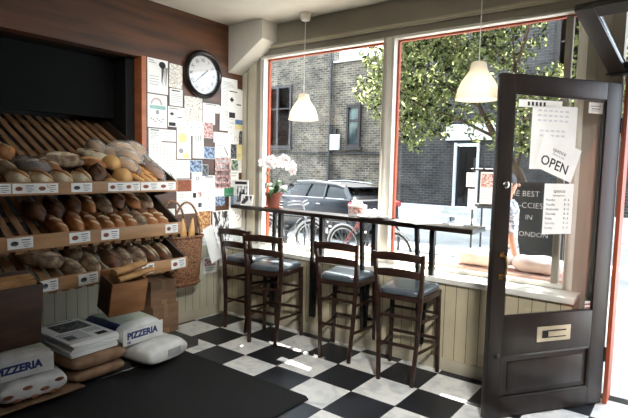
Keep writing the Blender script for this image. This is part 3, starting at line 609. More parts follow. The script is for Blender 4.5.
# price cards on the front boards
def card(tray, y0, y1, pic, label, tilt=0):
    XF = (.6615, .7115, .7875)[tray]; z1 = (1.435, 1.105, .832)[tray]; h = (.062, .070, .074)[tray]; w_ = y1-y0; mb = MB()
    mb.box(0, .0012, 0, w_, -h, 0, 0); nb = 1 if w_ < .2 else 2
    for q in range(nb):
        o0 = q*w_/nb; ww = w_/nb
        mb.ell((.0012, o0+ww*.27, -h*.52), .0012, ww*.16, h*.22, pic, nu=12, nv=8)
        for i, (a, b, z) in enumerate(((.55, .9, .2), (.55, .85, .42), (.6, .9, .62), (.62, .8, .8))): mb.box(.0012, .0018, o0+a*ww, o0+b*ww, -(z+.07)*h, -z*h, 2 if i == 0 else 1)
    o = mb.build('price_card', ['paper', 'grey_ink', 'ink', 'brown_ink', 'photo_dark']); o.location = (XF, y0, z1); o.rotation_euler = (R(tilt), 0, 0)
    tag(o, label, 'price card', 'white price cards on the bread shelf fronts')
card(0, -2.66, -2.396, 3, 'white price card at the far left end of the top shelf front'); card(0, -2.388, -2.11, 3, 'wide white price card with loaf and baguette pictures, left on the top shelf front')
card(0, -2.024, -1.877, 4, 'small white price card in the middle of the top shelf front'); card(0, -1.758, -1.50, 3, 'wide white price card second from the right end of the top shelf front')
card(0, -1.492, -1.175, 3, 'wide white price card at the right end of the top shelf front')
card(1, -2.445, -2.296, 4, 'white price card at the left end of the middle shelf front', 1); card(1, -2.068, -1.923, 3, 'white price card left of centre on the middle shelf front, one of a close pair', 1)
card(1, -1.843, -1.706, 3, 'white price card right of centre on the middle shelf front, one of a close pair'); card(1, -1.31, -1.19, 3, 'white price card at the right end of the middle shelf front')
card(2, -2.294, -2.183, 4, 'white price card beside the left crate on the lowest shelf front', 2); card(2, -2.052, -1.913, 4, 'white price card left of the paper-filled crate on the lowest shelf front', 2)
card(2, -1.57, -1.467, 3, 'white price card just right of the crate on the lowest shelf front', 2); card(2, -1.313, -1.175, 3, 'white price card at the right end of the lowest shelf front', 2)

# ------------------------------------------------------------ bread
def loaf_mesh(name, rx, ry, rz, mats, slashes=(), taper=0, knobs=0, ring=0, bag=False, seed=1):
    rnd = random.Random(seed); mb = MB(); a1, a2, a3 = [rnd.random()*6 for _ in range(3)]
    def fn(x, y, z):
        k = 1+.045*math.sin(5*x+a1)+.035*math.sin(4*y+a2)*math.cos(3*z+a3)
        tp = 1-taper*abs(x)**3
        return x*k, y*k*tp, (z if z > 0 else z*.55)*k*tp
    mb.ell((0, 0, rz*.5), rx, ry, rz, 0, nu=24, nv=16, fn=fn, pw=.88)
    def surf(x, y):
        q = max(0, 1-(x/rx)**2-(y/ry)**2); return rz*.5+rz*(q**.5)*1.0
    for (cx, cy, ang, L, W) in slashes:
        ca, sa = math.cos(ang), math.sin(ang); rings = []; n = 9
        for i in range(n):
            u = -1+2*i/(n-1); wv = W*max(.12, (1-u*u)**.6); row = []
            for v in (-1, -.5, 0, .5, 1):
                x = cx*rx+ca*u*L-sa*v*wv; y = cy*ry+sa*u*L+ca*v*wv
                row.append((x, y, surf(x, y)+.006*(1-v*v)+.0035-(.006 if abs(v) == 1 else 0)))
            rings.append(row)
        vs = [p for r in rings for p in r]; mb.add(vs, [(i*5+k, i*5+k+1, (i+1)*5+k+1, (i+1)*5+k) for i in range(n-1) for k in range(4)], 1, True)
    if bag:
        mb.ell((0, 0, rz*.55), rx*1.12, ry*1.16, rz*1.2, 2, nu=24, nv=14, fn=lambda x, y, z: (x*(1+.05*math.sin(9*y+a1)), y*(1+.09*math.sin(13*x+a2)), (z if z > 0 else z*.45)*(1+.1*math.sin(11*x+7*y+a3))), pw=.85)
        mb.tube([(rx*1.05, 0, rz*.5), (rx*1.2, .0, rz*.5), (rx*1.38, .01, rz*.55)], [rz*.35, .006, .02], 10, 2)
    return mb.mesh(name, ML(*mats), angle=60)
q = PI/2
LT = {
 'F': (loaf_mesh('floury_loaf', .105, .062, .055, ['flour', 'crust', 'bag_plastic'], [(0, 0, .5, .075, .022)], .15, seed=1), 'white floury loaf split by one brown slash', 'floury_loaf'),
 'B': (loaf_mesh('brown_loaf', .125, .050, .050, ['crust', 'flour', 'bag_plastic'], [(.35, 0, .9, .035, .009), (-.2, 0, .9, .04, .009)], .3, seed=2), 'golden brown crusty loaf with pale cuts', 'brown_loaf'),
 'G': (loaf_mesh('rustic_loaf', .12, .058, .055, ['crust_grey', 'flour', 'bag_plastic'], [(.1, .0, .15, .07, .008)], .25, seed=3), 'greyish flour-dusted rustic loaf', 'rustic_loaf'),
 'D': (loaf_mesh('dark_loaf', .12, .062, .06, ['crust_dark', 'crust_grey', 'bag_plastic'], [(.25, 0, .5, .05, .009), (-.3, 0, .5, .05, .009)], .25, seed=4), 'dark brown crusty loaf', 'dark_loaf'),
 'E': (loaf_mesh('striped_loaf', .12, .055, .052, ['crust_dark', 'flour', 'bag_plastic'], [(.0, .3, .05, .09, .010), (.0, -.3, .05, .09, .010)], .25, seed=5), 'dark loaf with two floury white stripes', 'striped_loaf'),
 'L': (loaf_mesh('large_floury_loaf', .155, .075, .062, ['crust_grey', 'flour', 'bag_plastic'], [(0, 0, .12, .11, .030)], .25, seed=6), 'large long loaf with a broad floury split', 'large_loaf'),
 'T': (loaf_mesh('long_brown_loaf', .13, .045, .045, ['crust', 'crust_pale', 'bag_plastic'], [(0, 0, .3, .08, .014)], .5, seed=7), 'pointed brown torpedo loaf', 'torpedo_loaf'),
 'S': (loaf_mesh('flat_loaf', .14, .075, .04, ['flour', 'crust_grey', 'bag_plastic'], [(.2, .1, .4, .05, .02), (-.3, -.1, .2, .05, .015)], .1, seed=8), 'flat floury slab loaf leaning on the slats', 'flat_loaf'),
 'P': (loaf_mesh('bagged_loaf', .105, .06, .05, ['crust_pale', 'flour', 'bag_plastic'], [(0, 0, .4, .06, .012)], .2, bag=True, seed=9), 'pale loaf wrapped in a clear plastic bag', 'bagged_loaf'),
 'Q': (loaf_mesh('bagged_brown_loaf', .11, .058, .052, ['crust_dark', 'flour', 'bag_plastic'], [(0, 0, .9, .05, .012)], .2, bag=True, seed=10), 'brown loaf wrapped in a clear plastic bag', 'bagged_loaf'),
 'W': (loaf_mesh('pale_bun', .075, .07, .062, ['crust_pale', 'flour', 'bag_plastic'], [], 0, seed=11), 'big smooth pale yellow bun', 'bread_bun'),
 'w': (loaf_mesh('small_roll', .06, .045, .036, ['crust_pale', 'flour', 'bag_plastic'], [], 0, seed=12), 'small pale bread roll', 'bread_roll'),
 'R': (loaf_mesh('round_roll', .08, .07, .06, ['crust', 'flour', 'bag_plastic'], [(0, 0, .3, .05, .01)], 0, seed=13), 'round brown roll', 'bread_roll'),
 'N': (loaf_mesh('baguette', .21, .032, .030, ['crust_pale', 'crust', 'bag_plastic'], [(.5, 0, .3, .035, .007), (.1, 0, .3, .035, .007), (-.3, 0, .3, .035, .007), (-.65, 0, .3, .03, .006)], .4, seed=14), 'thin golden baguette', 'baguette'),
 'K': (loaf_mesh('bagged_long_loaf', .17, .045, .045, ['crust', 'crust_dark', 'bag_plastic'], [(.3, 0, .5, .04, .008), (-.2, 0, .5, .04, .008)], .3, bag=True, seed=15), 'long reddish brown loaf in a clear bag', 'bagged_loaf')}
ORD = ['rightmost', 'second', 'third', 'fourth', 'fifth', 'sixth', 'seventh', 'eighth', 'ninth', 'tenth', 'eleventh', 'twelfth', 'thirteenth']
def lay(tray, items):
    X0, Z0, sl = TR[tray][:3]; nm = ('top', 'middle', 'lowest')[tray]; rows = {}
    for it in items: rows.setdefault(it[2], []).append(it)
    for rw, its in rows.items():
        its.sort(key=lambda i: -i[1]); cnt = {}
        for it in its:
            x, y, r_, k, yaw, lift = it; me, d, on = LT[k]
            c = cnt.get(d, 0); cnt[d] = c+1
            tot = sum(1 for j in its if LT[j[3]][1] == d)
            pos = '' if tot == 1 else (' rightmost of these,' if c == 0 else f' {ORD[c]} from right,')
            o = bpy.data.objects.new(on, me); COL.objects.link(o)
            M = Matrix.Rotation(math.atan(sl), 4, 'Y') @ Matrix.Rotation(R(yaw), 4, 'Z'); M.translation = Vector((x, y, Z0+sl*(X0-x)+.004+lift)); o.matrix_world = M
            tag(o, f'{d},{pos} {rw} row, {nm} bread shelf', 'bread', f'loaves on the {nm} bread shelf')
F_, M_, K_ = 'front', 'middle', 'back'
lay(0, [(.47, -2.36, M_, 'G', 20, .02), (.22, -2.27, K_, 'R', 0, 0), (.55, -2.32, F_, 'F', 10, 0), (.43, -2.18, M_, 'Q', 60, .02), (.40, -2.06, M_, 'B', 20, .01), (.56, -2.18, F_, 'F', 8, 0), (.55, -2.04, F_, 'F', 4, 0), (.55, -1.905, F_, 'F', -6, 0),
 (.52, -1.77, F_, 'D', -30, .02), (.60, -1.70, F_, 'w', 50, 0), (.37, -1.95, M_, 'L', 82, .03), (.38, -1.74, M_, 'T', 62, .03), (.24, -1.62, K_, 'S', 50, .02), (.22, -1.46, K_, 'P', 40, .02), (.40, -1.585, M_, 'W', 0, .03), (.55, -1.585, F_, 'W', 0, .01), (.42, -1.47, M_, 'P', 20, .04),
 (.44, -1.455, F_, 'N', 14, .0), (.44, -1.375, F_, 'N', 8, .0), (.44, -1.31, F_, 'N', 2, .0), (.42, -1.225, F_, 'K', -4, .01), (.20, -1.36, K_, 'P', 60, .06), (.20, -1.25, K_, 'P', 10, .06), (.12, -1.54, K_, 'P', 0, .02), (.35, -1.40, M_, 'P', 30, .07)])
lay(1, [(.40, -2.16, M_, 'D', 10, 0), (.38, -2.02, M_, 'D', 0, 0), (.55, -2.08, F_, 'B', 12, 0), (.54, -1.95, F_, 'B', -6, .01), (.36, -1.89, M_, 'D', 4, .02), (.55, -1.84, F_, 'B', 4, 0), (.56, -1.74, F_, 'B', 8, 0), (.56, -1.645, F_, 'B', -4, 0), (.56, -1.55, F_, 'B', 6, 0), (.56, -1.46, F_, 'G', 0, 0), (.56, -1.37, F_, 'B', 8, 0), (.56, -1.275, F_, 'B', 10, 0),
 (.38, -1.78, M_, 'B', 0, .03), (.40, -1.665, M_, 'G', 5, .03), (.38, -1.54, M_, 'D', -10, .05), (.38, -1.41, M_, 'B', 5, .04), (.38, -1.30, M_, 'G', 8, .04), (.20, -1.75, K_, 'D', 0, .03), (.20, -1.63, K_, 'G', 0, .04), (.20, -1.50, K_, 'G', 6, .04), (.20, -1.38, K_, 'G', 0, .05), (.20, -1.26, K_, 'D', 0, .05), (.20, -1.88, K_, 'G', 0, .01)])
lay(2, [(.60, -1.50, F_, 'G', 0, 0), (.60, -1.395, F_, 'E', 6, 0), (.60, -1.275, F_, 'E', 2, 0), (.42, -1.80, M_, 'G', 0, .02), (.42, -1.68, M_, 'G', 0, .03), (.42, -1.56, M_, 'D', 4, .04), (.42, -1.44, M_, 'G', 8, .04), (.42, -1.32, M_, 'G', 0, .04), (.42, -1.22, M_, 'D', 0, .04), (.54, -2.18, M_, 'L', 60, .02), (.48, -1.95, M_, 'G', 10, .02), (.60, -1.62, F_, 'G', 0, 0), (.60, -1.72, F_, 'D', 0, 0),
 (.62, -2.03, F_, 'G', 25, 0), (.60, -1.88, F_, 'G', 5, 0), (.22, -1.50, K_, 'D', 0, .03), (.22, -1.35, K_, 'G', 0, .03), (.22, -1.65, K_, 'G', 0, .03), (.30, -2.08, K_, 'D', 0, .03), (.24, -1.82, K_, 'D', 0, .02)])

# ------------------------------------------------------------ crates with rolled paper
def crate(loc, rot, W, D, H, mt, label, n):
    t = thing('wooden_crate', label, 'crate', loc, rot=rot)
    for y in (W*.2, W*.75): MB().box(-.075, .004, y, y+.02, H-.10, H-.06).build('hook', 'steel_dark', t)
    B(D-.014, D, 0, W, 0, H).build('front_panel', mt, t, bevel=.002); B(0, .012, 0, W, 0, H+.03).build('back_panel', mt, t, bevel=.002)
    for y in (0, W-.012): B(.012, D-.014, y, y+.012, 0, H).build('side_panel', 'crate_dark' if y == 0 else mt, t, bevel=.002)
    B(.012, D-.014, .012, W-.012, 0, .012).build('base_panel', mt, t)
    return t
c1 = crate((.805, -1.935, .60), (0, R(14), R(-4)), .255, .175, .235, 'crate_wood', 'tan plywood crate holding folded brown paper bags, hooked on the lowest shelf', 3)
def bagroll(loc, rot, L, r, label, nm='paper_bag_bundle'):
    mb = MB(); rings = []
    for i in range(9):
        y = -L/2+L*i/8; rings.append([(r*1.3*math.cos(2*PI*k/12)*(1+.06*math.sin(i*2+k)), y, r*.75*math.sin(2*PI*k/12)*(1+.1*math.cos(i*3+k*2))) for k in range(12)])
    mb.loft(rings); o = mb.build(nm, 'bread_paper'); o.location = loc; o.rotation_euler = rot
    tag(o, label, 'paper bags', 'folded paper bags in the tan crate')
bagroll((.965, -1.79, .868), (R(8), 0, R(3)), .235, .030, 'upper folded brown paper bag bundle standing in the tan crate, nearest the bread')
bagroll((1.005, -1.765, .825), (R(10), 0, R(-6)), .25, .026, 'lower folded brown paper bag bundle lying over the front of the tan crate')
c2 = crate((.80, -2.86, .545), (0, R(8), R(0)), .47, .20, .36, 'crate_dark', 'large dark brown wooden crate at the left edge below the bread shelves', 0)
mb = MB()
for i in range(5): mb.box(.02+.03*i, .045+.03*i, .02, .45, .02, .34+.01*(i % 2))
o = mb.build('paper_bag_stack', 'bread_paper'); o.parent = None; o.matrix_world = Matrix.Translation((.80, -2.86, .575)) @ Matrix.Rotation(R(8), 4, 'Y')
tag(o, 'stack of flat brown paper bags standing in the large dark crate', 'paper bags')

# ------------------------------------------------------------ low platform, mat, boxes, sacks
tag(B(.0, .62, -3.6, -.90, 0, .06).build('low_platform', 'platform', bevel=.004), 'low worn dark grey timber platform under the sacks', 'platform')
tag(MB().prism([(2.00, -1.10), (1.995, -1.16), (1.97, -2.5), (2.0, -4.2), (.64, -4.2), (.66, -1.075), (1.96, -1.075)], .0, .012).build('door_mat', 'mat_black', bevel=.004), 'large black entrance mat on the checkered floor', 'mat')
tag(B(.75, 2.5, -5.0, -4.25, 0, .012).build('floor_runner', 'mat_black'), 'black rubber runner behind the entrance mat', 'mat') if 0 else None
def box_(loc, rz, sx, sy, sz, label):
    t = thing('cardboard_box', label, 'box', loc, rz, 'cardboard boxes beside the bread rack')
    B(0, sx, 0, sy, 0, sz).build('box_body', 'cardboard', t, bevel=.003)
    mb = B(sx+.0005, sx+.0015, sy*.42, sy*.58, sz*.55, sz); mb.box(0, sx, sy*.45, sy*.55, sz+.0005, sz+.0015); mb.box(sx+.0005, sx+.0012, sy*.40, sy*.62, 0, sz*.2); mb.build('tape', 'box_tape', t)
box_((.02, -1.135, .06), 0, .28, .27, .265, 'lower brown cardboard box standing on the low platform'); box_((.0, -1.128, .326), R(-2), .27, .262, .215, 'upper brown cardboard box stacked below the bread shelf end')

def sack(loc, rz, L, W, H, label, mts, kind, name='flour_sack', seed=3, group=None):
    # local: +x faces the room (printed end), y along the front
    t = thing(name, label, 'sack', loc, rz, group); rnd = random.Random(seed); a1, a2, a3 = [rnd.random()*6 for _ in range(3)]
    rings = []; n = 32; N = 14
    def ring(u):
        e = max(0.0, 1-abs(u)**7)**.5; x = u*L/2; row = []
        for k in range(n):
            a = 2*PI*k/n; c, s_ = math.cos(a), math.sin(a)
            y = math.copysign(abs(c)**.55, c)*W/2*(.86+.14*e); z = math.copysign(abs(s_)**.8, s_)
            bulge = 1+.07*math.sin(3*u+a1)+.05*math.sin(5*a+a2+2*u)+.035*math.sin(9*u+4*a)
            z = (z*(.5*(.30+.70*e))*bulge) if s_ > 0 else z*.5*(.55+.45*e)
            row.append((x, y*(1+.02*math.sin(7*u+a3)), H*.5+z*H))
        return row
    us = [-1, -.97, -.88, -.7, -.5, -.3, -.1, .1, .3, .5, .7, .88, .97, 1]
    mb = MB(); 
    rings = [ring(u) for u in us]; base = 0
    vs = [p for r in rings for p in r]; fs = []; ms = []
    for i in range(len(us)-1):
        for k in range(n):
            m = 0
            if kind == 'pizzeria' and us[i] < .70:
                ang = 2*PI*(k+.5)/n
                if 0 < ang < PI: m = 2 if (PI*.22 < ang < PI*.70) else 1
            mb.add([rings[i][k], rings[i][(k+1) % n], rings[i+1][(k+1) % n], rings[i+1][k]], [(0, 1, 2, 3)], m, True)
    mb.add(rings[0], [tuple(range(n))[::-1]], 0); mb.add(rings[-1], [tuple(range(n))], 0)
    mb.build('sack_body', mts, t, angle=70); return t
# right pair
s1 = sack((.565, -1.42, .062), R(6), .62, .42, .155, 'plain white flour sack lying under the right-hand PIZZERIA sack', ['sack_white'], 'plain', seed=5, group=None)
mb = MB()
for i in range(12): mb.box(.312, .3135, -.02+.011*i, -.02+.011*i+.006, .045, .10)
mb.build('barcode', 'grey_ink', s1)
def pizz(loc, rz, L, W, H, label, seed):
    t = sack(loc, rz, L, W, H, label, ['sack_white', 'sack_blue', 'sack_greenish'], 'pizzeria', seed=seed)
    B(L/2-.004, L/2+.002, -W/2+.02, W/2-.02, .015, H*.80).build('end_flap', 'sack_white', t, bevel=.001)
    text('printed_name', 'PIZZERIA', .068, (L/2+.0025, -W/2+.055, H*.34), (R(90), 0, R(90)), 'sack_blue', t, bold=.0035, sx=.98)
    text('printed_weight', '00', .03, (L/2+.0025, -W/2+.055, H*.14), (R(90), 0, R(90)), 'sack_blue', t, bold=.001)
    return t
pizz((.44, -1.515, .205), R(3), .52, .40, .175, 'blue and white flour sack printed PIZZERIA beside the cardboard boxes', 8)
# left pair
s3 = sack((.49, -2.31, .074), R(-4), .55, .44, .135, 'white sack with brown croissant prints under the left PIZZERIA sack', ['sack_white'], 'plain', seed=11)
mb = MB()
for (x, y) in ((.05, -.12), (.05, .05), (.17, -.04), (.17, .13), (-.1, 0)): mb.ell((x, y, .142), .02, .034, .004, 0, nu=12, nv=6)
for (y, z) in ((-.15, .06), (-.04, .09), (.06, .055), (.15, .09), (-.1, .025), (.0, .02), (.12, .02)): mb.ell((.2755, y, z), .004, .030, .013, 0, nu=12, nv=6)
mb.build('croissant_prints', 'brown_ink', s3)['kind'] = 'stuff'
pizz((.44, -2.36, .20), R(-3), .52, .42, .17, 'blue and white flour sack printed PIZZERIA at the left edge', 14)
tag(B(.12, .80, -2.75, -2.02, .0615, .068).build('cardboard_sheet', 'kraft'), 'flat brown cardboard sheet under the croissant-print sack', 'cardboard')
sack((.46, -1.875, .061), R(0), .56, .42, .085, 'lower brown paper sack with dark lettering under the newspapers', ['kraft'], 'plain', name='paper_sack', seed=21, group='brown paper sacks under the newspapers')
sack((.47, -1.88, .146), R(2), .56, .44, .105, 'upper brown paper sack directly under the newspapers', ['kraft'], 'plain', name='paper_sack', seed=25, group='brown paper sacks under the newspapers')
# newspapers: individual folded papers in a stack
for i in range(9):
    dx, dy, dr = random.uniform(-.01, .01), random.uniform(-.01, .01), R(random.uniform(-2, 2))
    t = MB(); t.box(-.27, .27, -.175, .175, 0, .0105, 0)
    if i == 8:
        t.box(-.25, -.235, -.12, .12, .0105, .011, 2); t.box(-.20, .0, -.1, .14, .0105, .0111, 3); t.box(.16, .22, .06, .14, .0105, .0111, 2); t.box(.1, .19, -.14, -.07, .0105, .0111, 3)
        for k in range(9): t.box(.03+.022*k, .04+.022*k, -.15, .02, .0105, .0109, 1)
        for k in range(4): t.box(.03+.022*k, .04+.022*k, .04, .15, .0105, .0109, 1)
    o = t.build('newspaper', ['paper', 'grey_ink', 'ink', 'photo_dark'], bevel=.002 if i < 8 else 0)
    o.matrix_world = Matrix.Translation((.445+dx, -1.90+dy, .247+.0112*i)) @ Matrix.Rotation(dr+R(2), 4, 'Z')
    tag(o, ['bottom newspaper of the pile on the brown paper sacks', 'second newspaper from the bottom of the pile', 'third newspaper from the bottom of the pile', 'fourth newspaper from the bottom of the pile', 'middle newspaper of the pile', 'fourth newspaper from the top of the pile', 'third newspaper from the top of the pile', 'second newspaper from the top of the pile', 'topmost newspaper with a dark photograph, on the pile between the sacks'][i], 'newspaper', 'pile of newspapers on the brown sacks')

# ------------------------------------------------------------ wicker basket hung on the wall
bk = thing('wicker_basket', 'tall brown wicker basket with looped handles on the wall beside the rack', 'basket', (.02, -.74, .44))
mb = MB(); rings = []
for z, k in ((0, .80), (.02, .84), (.2, .93), (.4, 1.0), (.48, 1.02)):
    rings.append([(.155+.15*k*math.copysign(abs(math.cos(a))**.6, math.cos(a)), .185*k*math.copysign(abs(math.sin(a))**.6, math.sin(a)), z) for a in [2*PI*i/32 for i in range(32)]])
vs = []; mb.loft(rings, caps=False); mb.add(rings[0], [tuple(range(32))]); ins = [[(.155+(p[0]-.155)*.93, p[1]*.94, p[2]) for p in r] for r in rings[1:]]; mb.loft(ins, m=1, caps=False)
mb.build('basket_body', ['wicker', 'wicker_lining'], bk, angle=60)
for zz in (.47, .24, .03):
    k = .85+.17*zz/.47
    MB().tube([(.155+.153*k*math.copysign(abs(math.cos(a))**.6, math.cos(a)), .188*k*math.copysign(abs(math.sin(a))**.6, math.sin(a)), zz) for a in [2*PI*i/32 for i in range(32)]], .011, 8, closed=True).build('woven_band', 'wicker', bk, angle=60)
for x in (.05, .26):
    MB().tube([(x, .155*math.cos(t)-.02, .46+.33*math.sin(t)) for t in [PI*i/16 for i in range(17)]], .010, 8).build('basket_handle', 'wicker', bk)
for i, (y, x, a) in enumerate(((-.60, .17, -4), (-.665, .14, 5))):
    o = bpy.data.objects.new('baguette', LT['N'][0]); COL.objects.link(o); o.matrix_world = Matrix.Translation((x, y, .86)) @ Matrix.Rotation(R(a), 4, 'X') @ Matrix.Rotation(R(-90), 4, 'Y')
    tag(o, ['golden baguette standing in the wicker basket, the right one', 'golden baguette standing in the wicker basket, the left one'][i], 'bread', 'baguettes in the wicker basket')
o = B(0, .0012, 0, .12, -.36, 0).build('paper_strip', 'paper'); o.matrix_world = Matrix.Translation((.335, -.62, .97)) @ Matrix.Rotation(R(19), 4, 'X')
tag(o, 'long blank white paper strip hanging tilted in front of the wicker basket', 'paper')

# ------------------------------------------------------------ things on the counter
mh = thing('brochure_holder', 'clear stand holding a black and white portrait magazine on the left end of the counter', 'brochure holder', (.12, .10, 1.159), R(12))
mb = B(-.10, .10, -.004, 0, 0, .20); mb.box(-.10, .10, -.06, -.056, 0, .10); mb.box(-.10, .10, -.06, 0, 0, .004); mb.box(-.10, -.097, -.056, -.004, .004, .1); mb.box(.097, .10, -.056, -.004, .004, .1); mb.build('stand', 'clear_plastic', mh)
mz = B(-.092, .092, -.016, -.006, .006, .265, 0); mz.box(-.08, .08, -.017, -.016, .03, .20, 1); mz.box(-.075, .075, -.017, -.016, .22, .25, 2); mz = mz.build('magazine', ['paper', 'photo_bw', 'ink']); mz.matrix_world = mh.matrix_world.copy() if 0 else Matrix.Translation((.12, .10, 1.159)) @ Matrix.Rotation(R(12), 4, 'Z')
tag(mz, 'magazine with a grey portrait cover in the clear counter stand', 'magazine')
lf = B(-.07, .07, -.012, 0, 0, .115, 0); lf.box(-.06, .06, -.013, -.012, .015, .10, 1); lf = lf.build('leaflet_stack', ['paper', 'photo_bw']); lf.matrix_world = Matrix.Translation((.24, .055, 1.160)) @ Matrix.Rotation(R(15), 4, 'Z') @ Matrix.Rotation(R(-12), 4, 'X')
tag(lf, 'small grey leaflets leaning in front of the magazine stand', 'leaflets')
pt = thing('potted_orchid', 'white orchid in a terracotta pot on the left end of the counter', 'plant', (.585, .095, 1.158))
MB().lathe([(0, 0), (.095, 0), (.10, .008), (.092, .012), (0, .012)], 28).build('saucer', 'terracotta', pt)
MB().lathe([(0, .012), (.058, .012), (.075, .12), (.086, .122), (.090, .155), (.080, .155), (.074, .13), (0, .13)], 32).build('pot', 'terracotta', pt, angle=35)
MB().lathe([(0, .138), (.076, .138)], 20, cap=False).build('soil', 'soil', pt)
def leaf(yaw, L, W, lift, droop):
    mb = MB(); n = 10; rows = []
    for i in range(n):
        u = i/(n-1); r = L*u; z = .13+lift*math.sin(u*PI*.8)-droop*u*u; wv = W*max(.08, math.sin(PI*min(1, u*.92+.08))**.6)
        rows.append([(r, -wv, z+.010), (r, 0, z), (r, wv, z+.010), (r, 0, z-.004)])
    mb.loft(rows); o = mb.build('leaf', 'orchid_leaf', pt, angle=80); o.rotation_euler = (0, 0, R(yaw)); return o
leaf(-8, .20, .055, .11, .04); leaf(170, .15, .035, .12, .02); leaf(-60, .15, .034, .10, .08); leaf(80, .13, .03, .14, .0); leaf(215, .12, .03, .22, .0)
def spray(pts, fl, seed):
    MB().tube(pts, .0028, 6).build('stem', 'orchid_leaf', pt)
    rnd = random.Random(seed)
    for (x, y, z) in fl:
        mb = MB()
        for i in range(5):
            a = 2*PI*i/5+PI/2; r = .030 if i in (0, 2, 3) else .036
            M = Matrix.Translation((math.cos(a)*.022, 0, math.sin(a)*.022)) @ Matrix.Rotation(-a, 4, 'Y')
            mb.ell((0, 0, 0), .031, .004, .020 if i in (0, 2, 3) else .028, 0, M=M, nu=10, nv=8)
        mb.ell((0, -.008, -.004), .007, .008, .008, 1, nu=8, nv=6)
        o = mb.build('blossom', ['petal', 'petal_core'], pt, angle=80); o.location = (x, y, z); o.rotation_euler = (R(rnd.uniform(-15, 15)), R(rnd.uniform(-20, 20)), R(rnd.uniform(5, 60)))
rf = random.Random(3)
spray([(0, 0, .13), (-.02, 0, .25), (-.04, 0, .38), (-.02, 0, .47), (.05, -.01, .505)], [(-.14+.042*i, -.01+rf.uniform(-.02, .02), .47+rf.uniform(-.03, .03)-abs(i-3)*.006) for i in range(6)], 1)
spray([(0, 0, .13), (.05, 0, .28), (.1, 0, .42), (.17, -.02, .49), (.24, -.03, .46)], [(.07+.033*i, -.02+rf.uniform(-.02, .02), .475+rf.uniform(-.03, .03)-max(0, i-3)*.022) for i in range(7)], 2)
MB().tube([(-.03, .01, .13), (-.06, .01, .6)], .003, 6).build('support_stake', 'bark', pt)
# white crumpled napkins and plate near the mullion, newspaper
pl = MB().lathe([(0, 0), (.06, 0), (.09, .006), (.135, .020), (.133, .023), (.09, .010), (0, .006)], 32).build('plate', 'clock_white'); pl.location = (1.83, -.03, 1.159); tag(pl, 'white plate on the counter in front of the window mullion', 'plate')
mb = MB(); mb.box(-.05, .05, -.03, .03, 0, .075); mb.box(-.045, .045, -.0305, -.03, .015, .06, 1); mb.ell((0, 0, .085), .035, .02, .02, 0, nu=10, nv=6); o = mb.build('napkin_holder', ['paper', 'photo_red'], bevel=.002); o.scale = (1.45, 1.3, 1.3); o.location = (1.63, .04, 1.159); o.rotation_euler = (0, 0, R(10)); tag(o, 'small white napkin box with reddish print on the counter', 'napkin box')
mb = MB().ell((0, 0, .03), .085, .06, .035, fn=lambda x, y, z: (x*(1+.12*math.sin(9*y)), y*(1+.14*math.sin(8*x)), z*(1+.25*math.sin(9*x+6*y))), nu=24, nv=14)
o = mb.build('crumpled_napkin', 'paper', angle=30); o.location = (1.83, -.03, 1.168); tag(o, 'crumpled white napkin lying on the white plate', 'napkin')
def sheet(name, pts, z, label, seed, mats=('paper', 'grey_ink')):
    mb = MB(); rnd = random.Random(seed); n = 9; (ax, ay), (bx, by), (cx, cy), (dx, dy) = pts; g = []
    for i in range(n):
        for j in range(n):
            u, v = i/(n-1), j/(n-1); x = ax*(1-u)*(1-v)+bx*u*(1-v)+cx*u*v+dx*(1-u)*v; y = ay*(1-u)*(1-v)+by*u*(1-v)+cy*u*v+dy*(1-u)*v
            g.append((x, y, z+.014*abs(math.sin(u*PI*2))*(.6+.4*math.sin(3*v+seed))+.002))
    fs = [(i*n+j, (i+1)*n+j, (i+1)*n+j+1, i*n+j+1) for i in range(n-1) for j in range(n-1)]; mb.add(g, fs, 0, True)
    c = Vector((ax+bx+cx+dx, ay+by+cy+dy, 0))/4; c.z = z; mb.v = [tuple(Vector(p)-c) for p in mb.v]
    o = mb.build(name, list(mats)); o.location = c; s_ = o.modifiers.new('thick', 'SOLIDIFY'); s_.thickness = .002; s_.offset = 1; tag(o, label, 'newspaper')
sheet('open_newspaper', ((1.98, -.10), (2.32, -.22), (2.42, .05), (2.08, .10)), 1.159, 'open newspaper spread on the counter behind the nearest stool', 4)
o = B(-.05, .05, -.03, .03, 0, .012).build('folded_napkin', 'paper', bevel=.003); o.location = (2.56, -.02, 1.159); o.rotation_euler = (0, 0, .3); tag(o, 'small folded white napkin near the right end of the counter', 'napkin')

# ------------------------------------------------------------ papers on the open door's glass
DM = Matrix.Translation((3.556, .132, 0)) @ Matrix.Rotation(math.atan2(-.817, -.577), 4, 'Z')
FL = Matrix(((-1, 0, 0, 0), (0, 0, 1, 0), (0, 1, 0, 0), (0, 0, 0, 1)))      # sheet x -> towards hinge, sheet y -> up, sheet z -> into the room
def door_sheet(name, u, z, w_, h, tilt, off, label, rows=(), mats=('paper', 'grey_ink', 'ink', 'red_ink'), cat='sign'):
    mb = MB(); mb.box(-w_/2, w_/2, -h/2, h/2, 0, .001)
    for (a, b, c, d, m_) in rows: mb.box(-w_/2+a*w_, -w_/2+b*w_, h/2-d*h, h/2-c*h, .001, .0014, m_)
    o = mb.build(name, list(mats)); o.matrix_world = DM @ Matrix.Translation((u, -.0235+off, z)) @ FL @ Matrix.Rotation(R(tilt), 4, 'Z'); tag(o, label, cat); return o
rr = random.Random(5)
rows = []
for i in range(3): rows += [(.12+.06*j*2, .12+.06*j*2+.08, .07+.075*i, .10+.075*i, 1) for j in range(6)]
for i in range(2): rows += [(.18+.06*j*2, .18+.06*j*2+.08, .38+.075*i, .41+.075*i, 1) for j in range(5)]
door_sheet('notice_sheet', .485, 1.80, .35, .40, 0, .0, 'large white sheet with see-through lettering behind the OPEN sign on the door', rows, ('paper', 'faint_ink', 'ink', 'red_ink'))
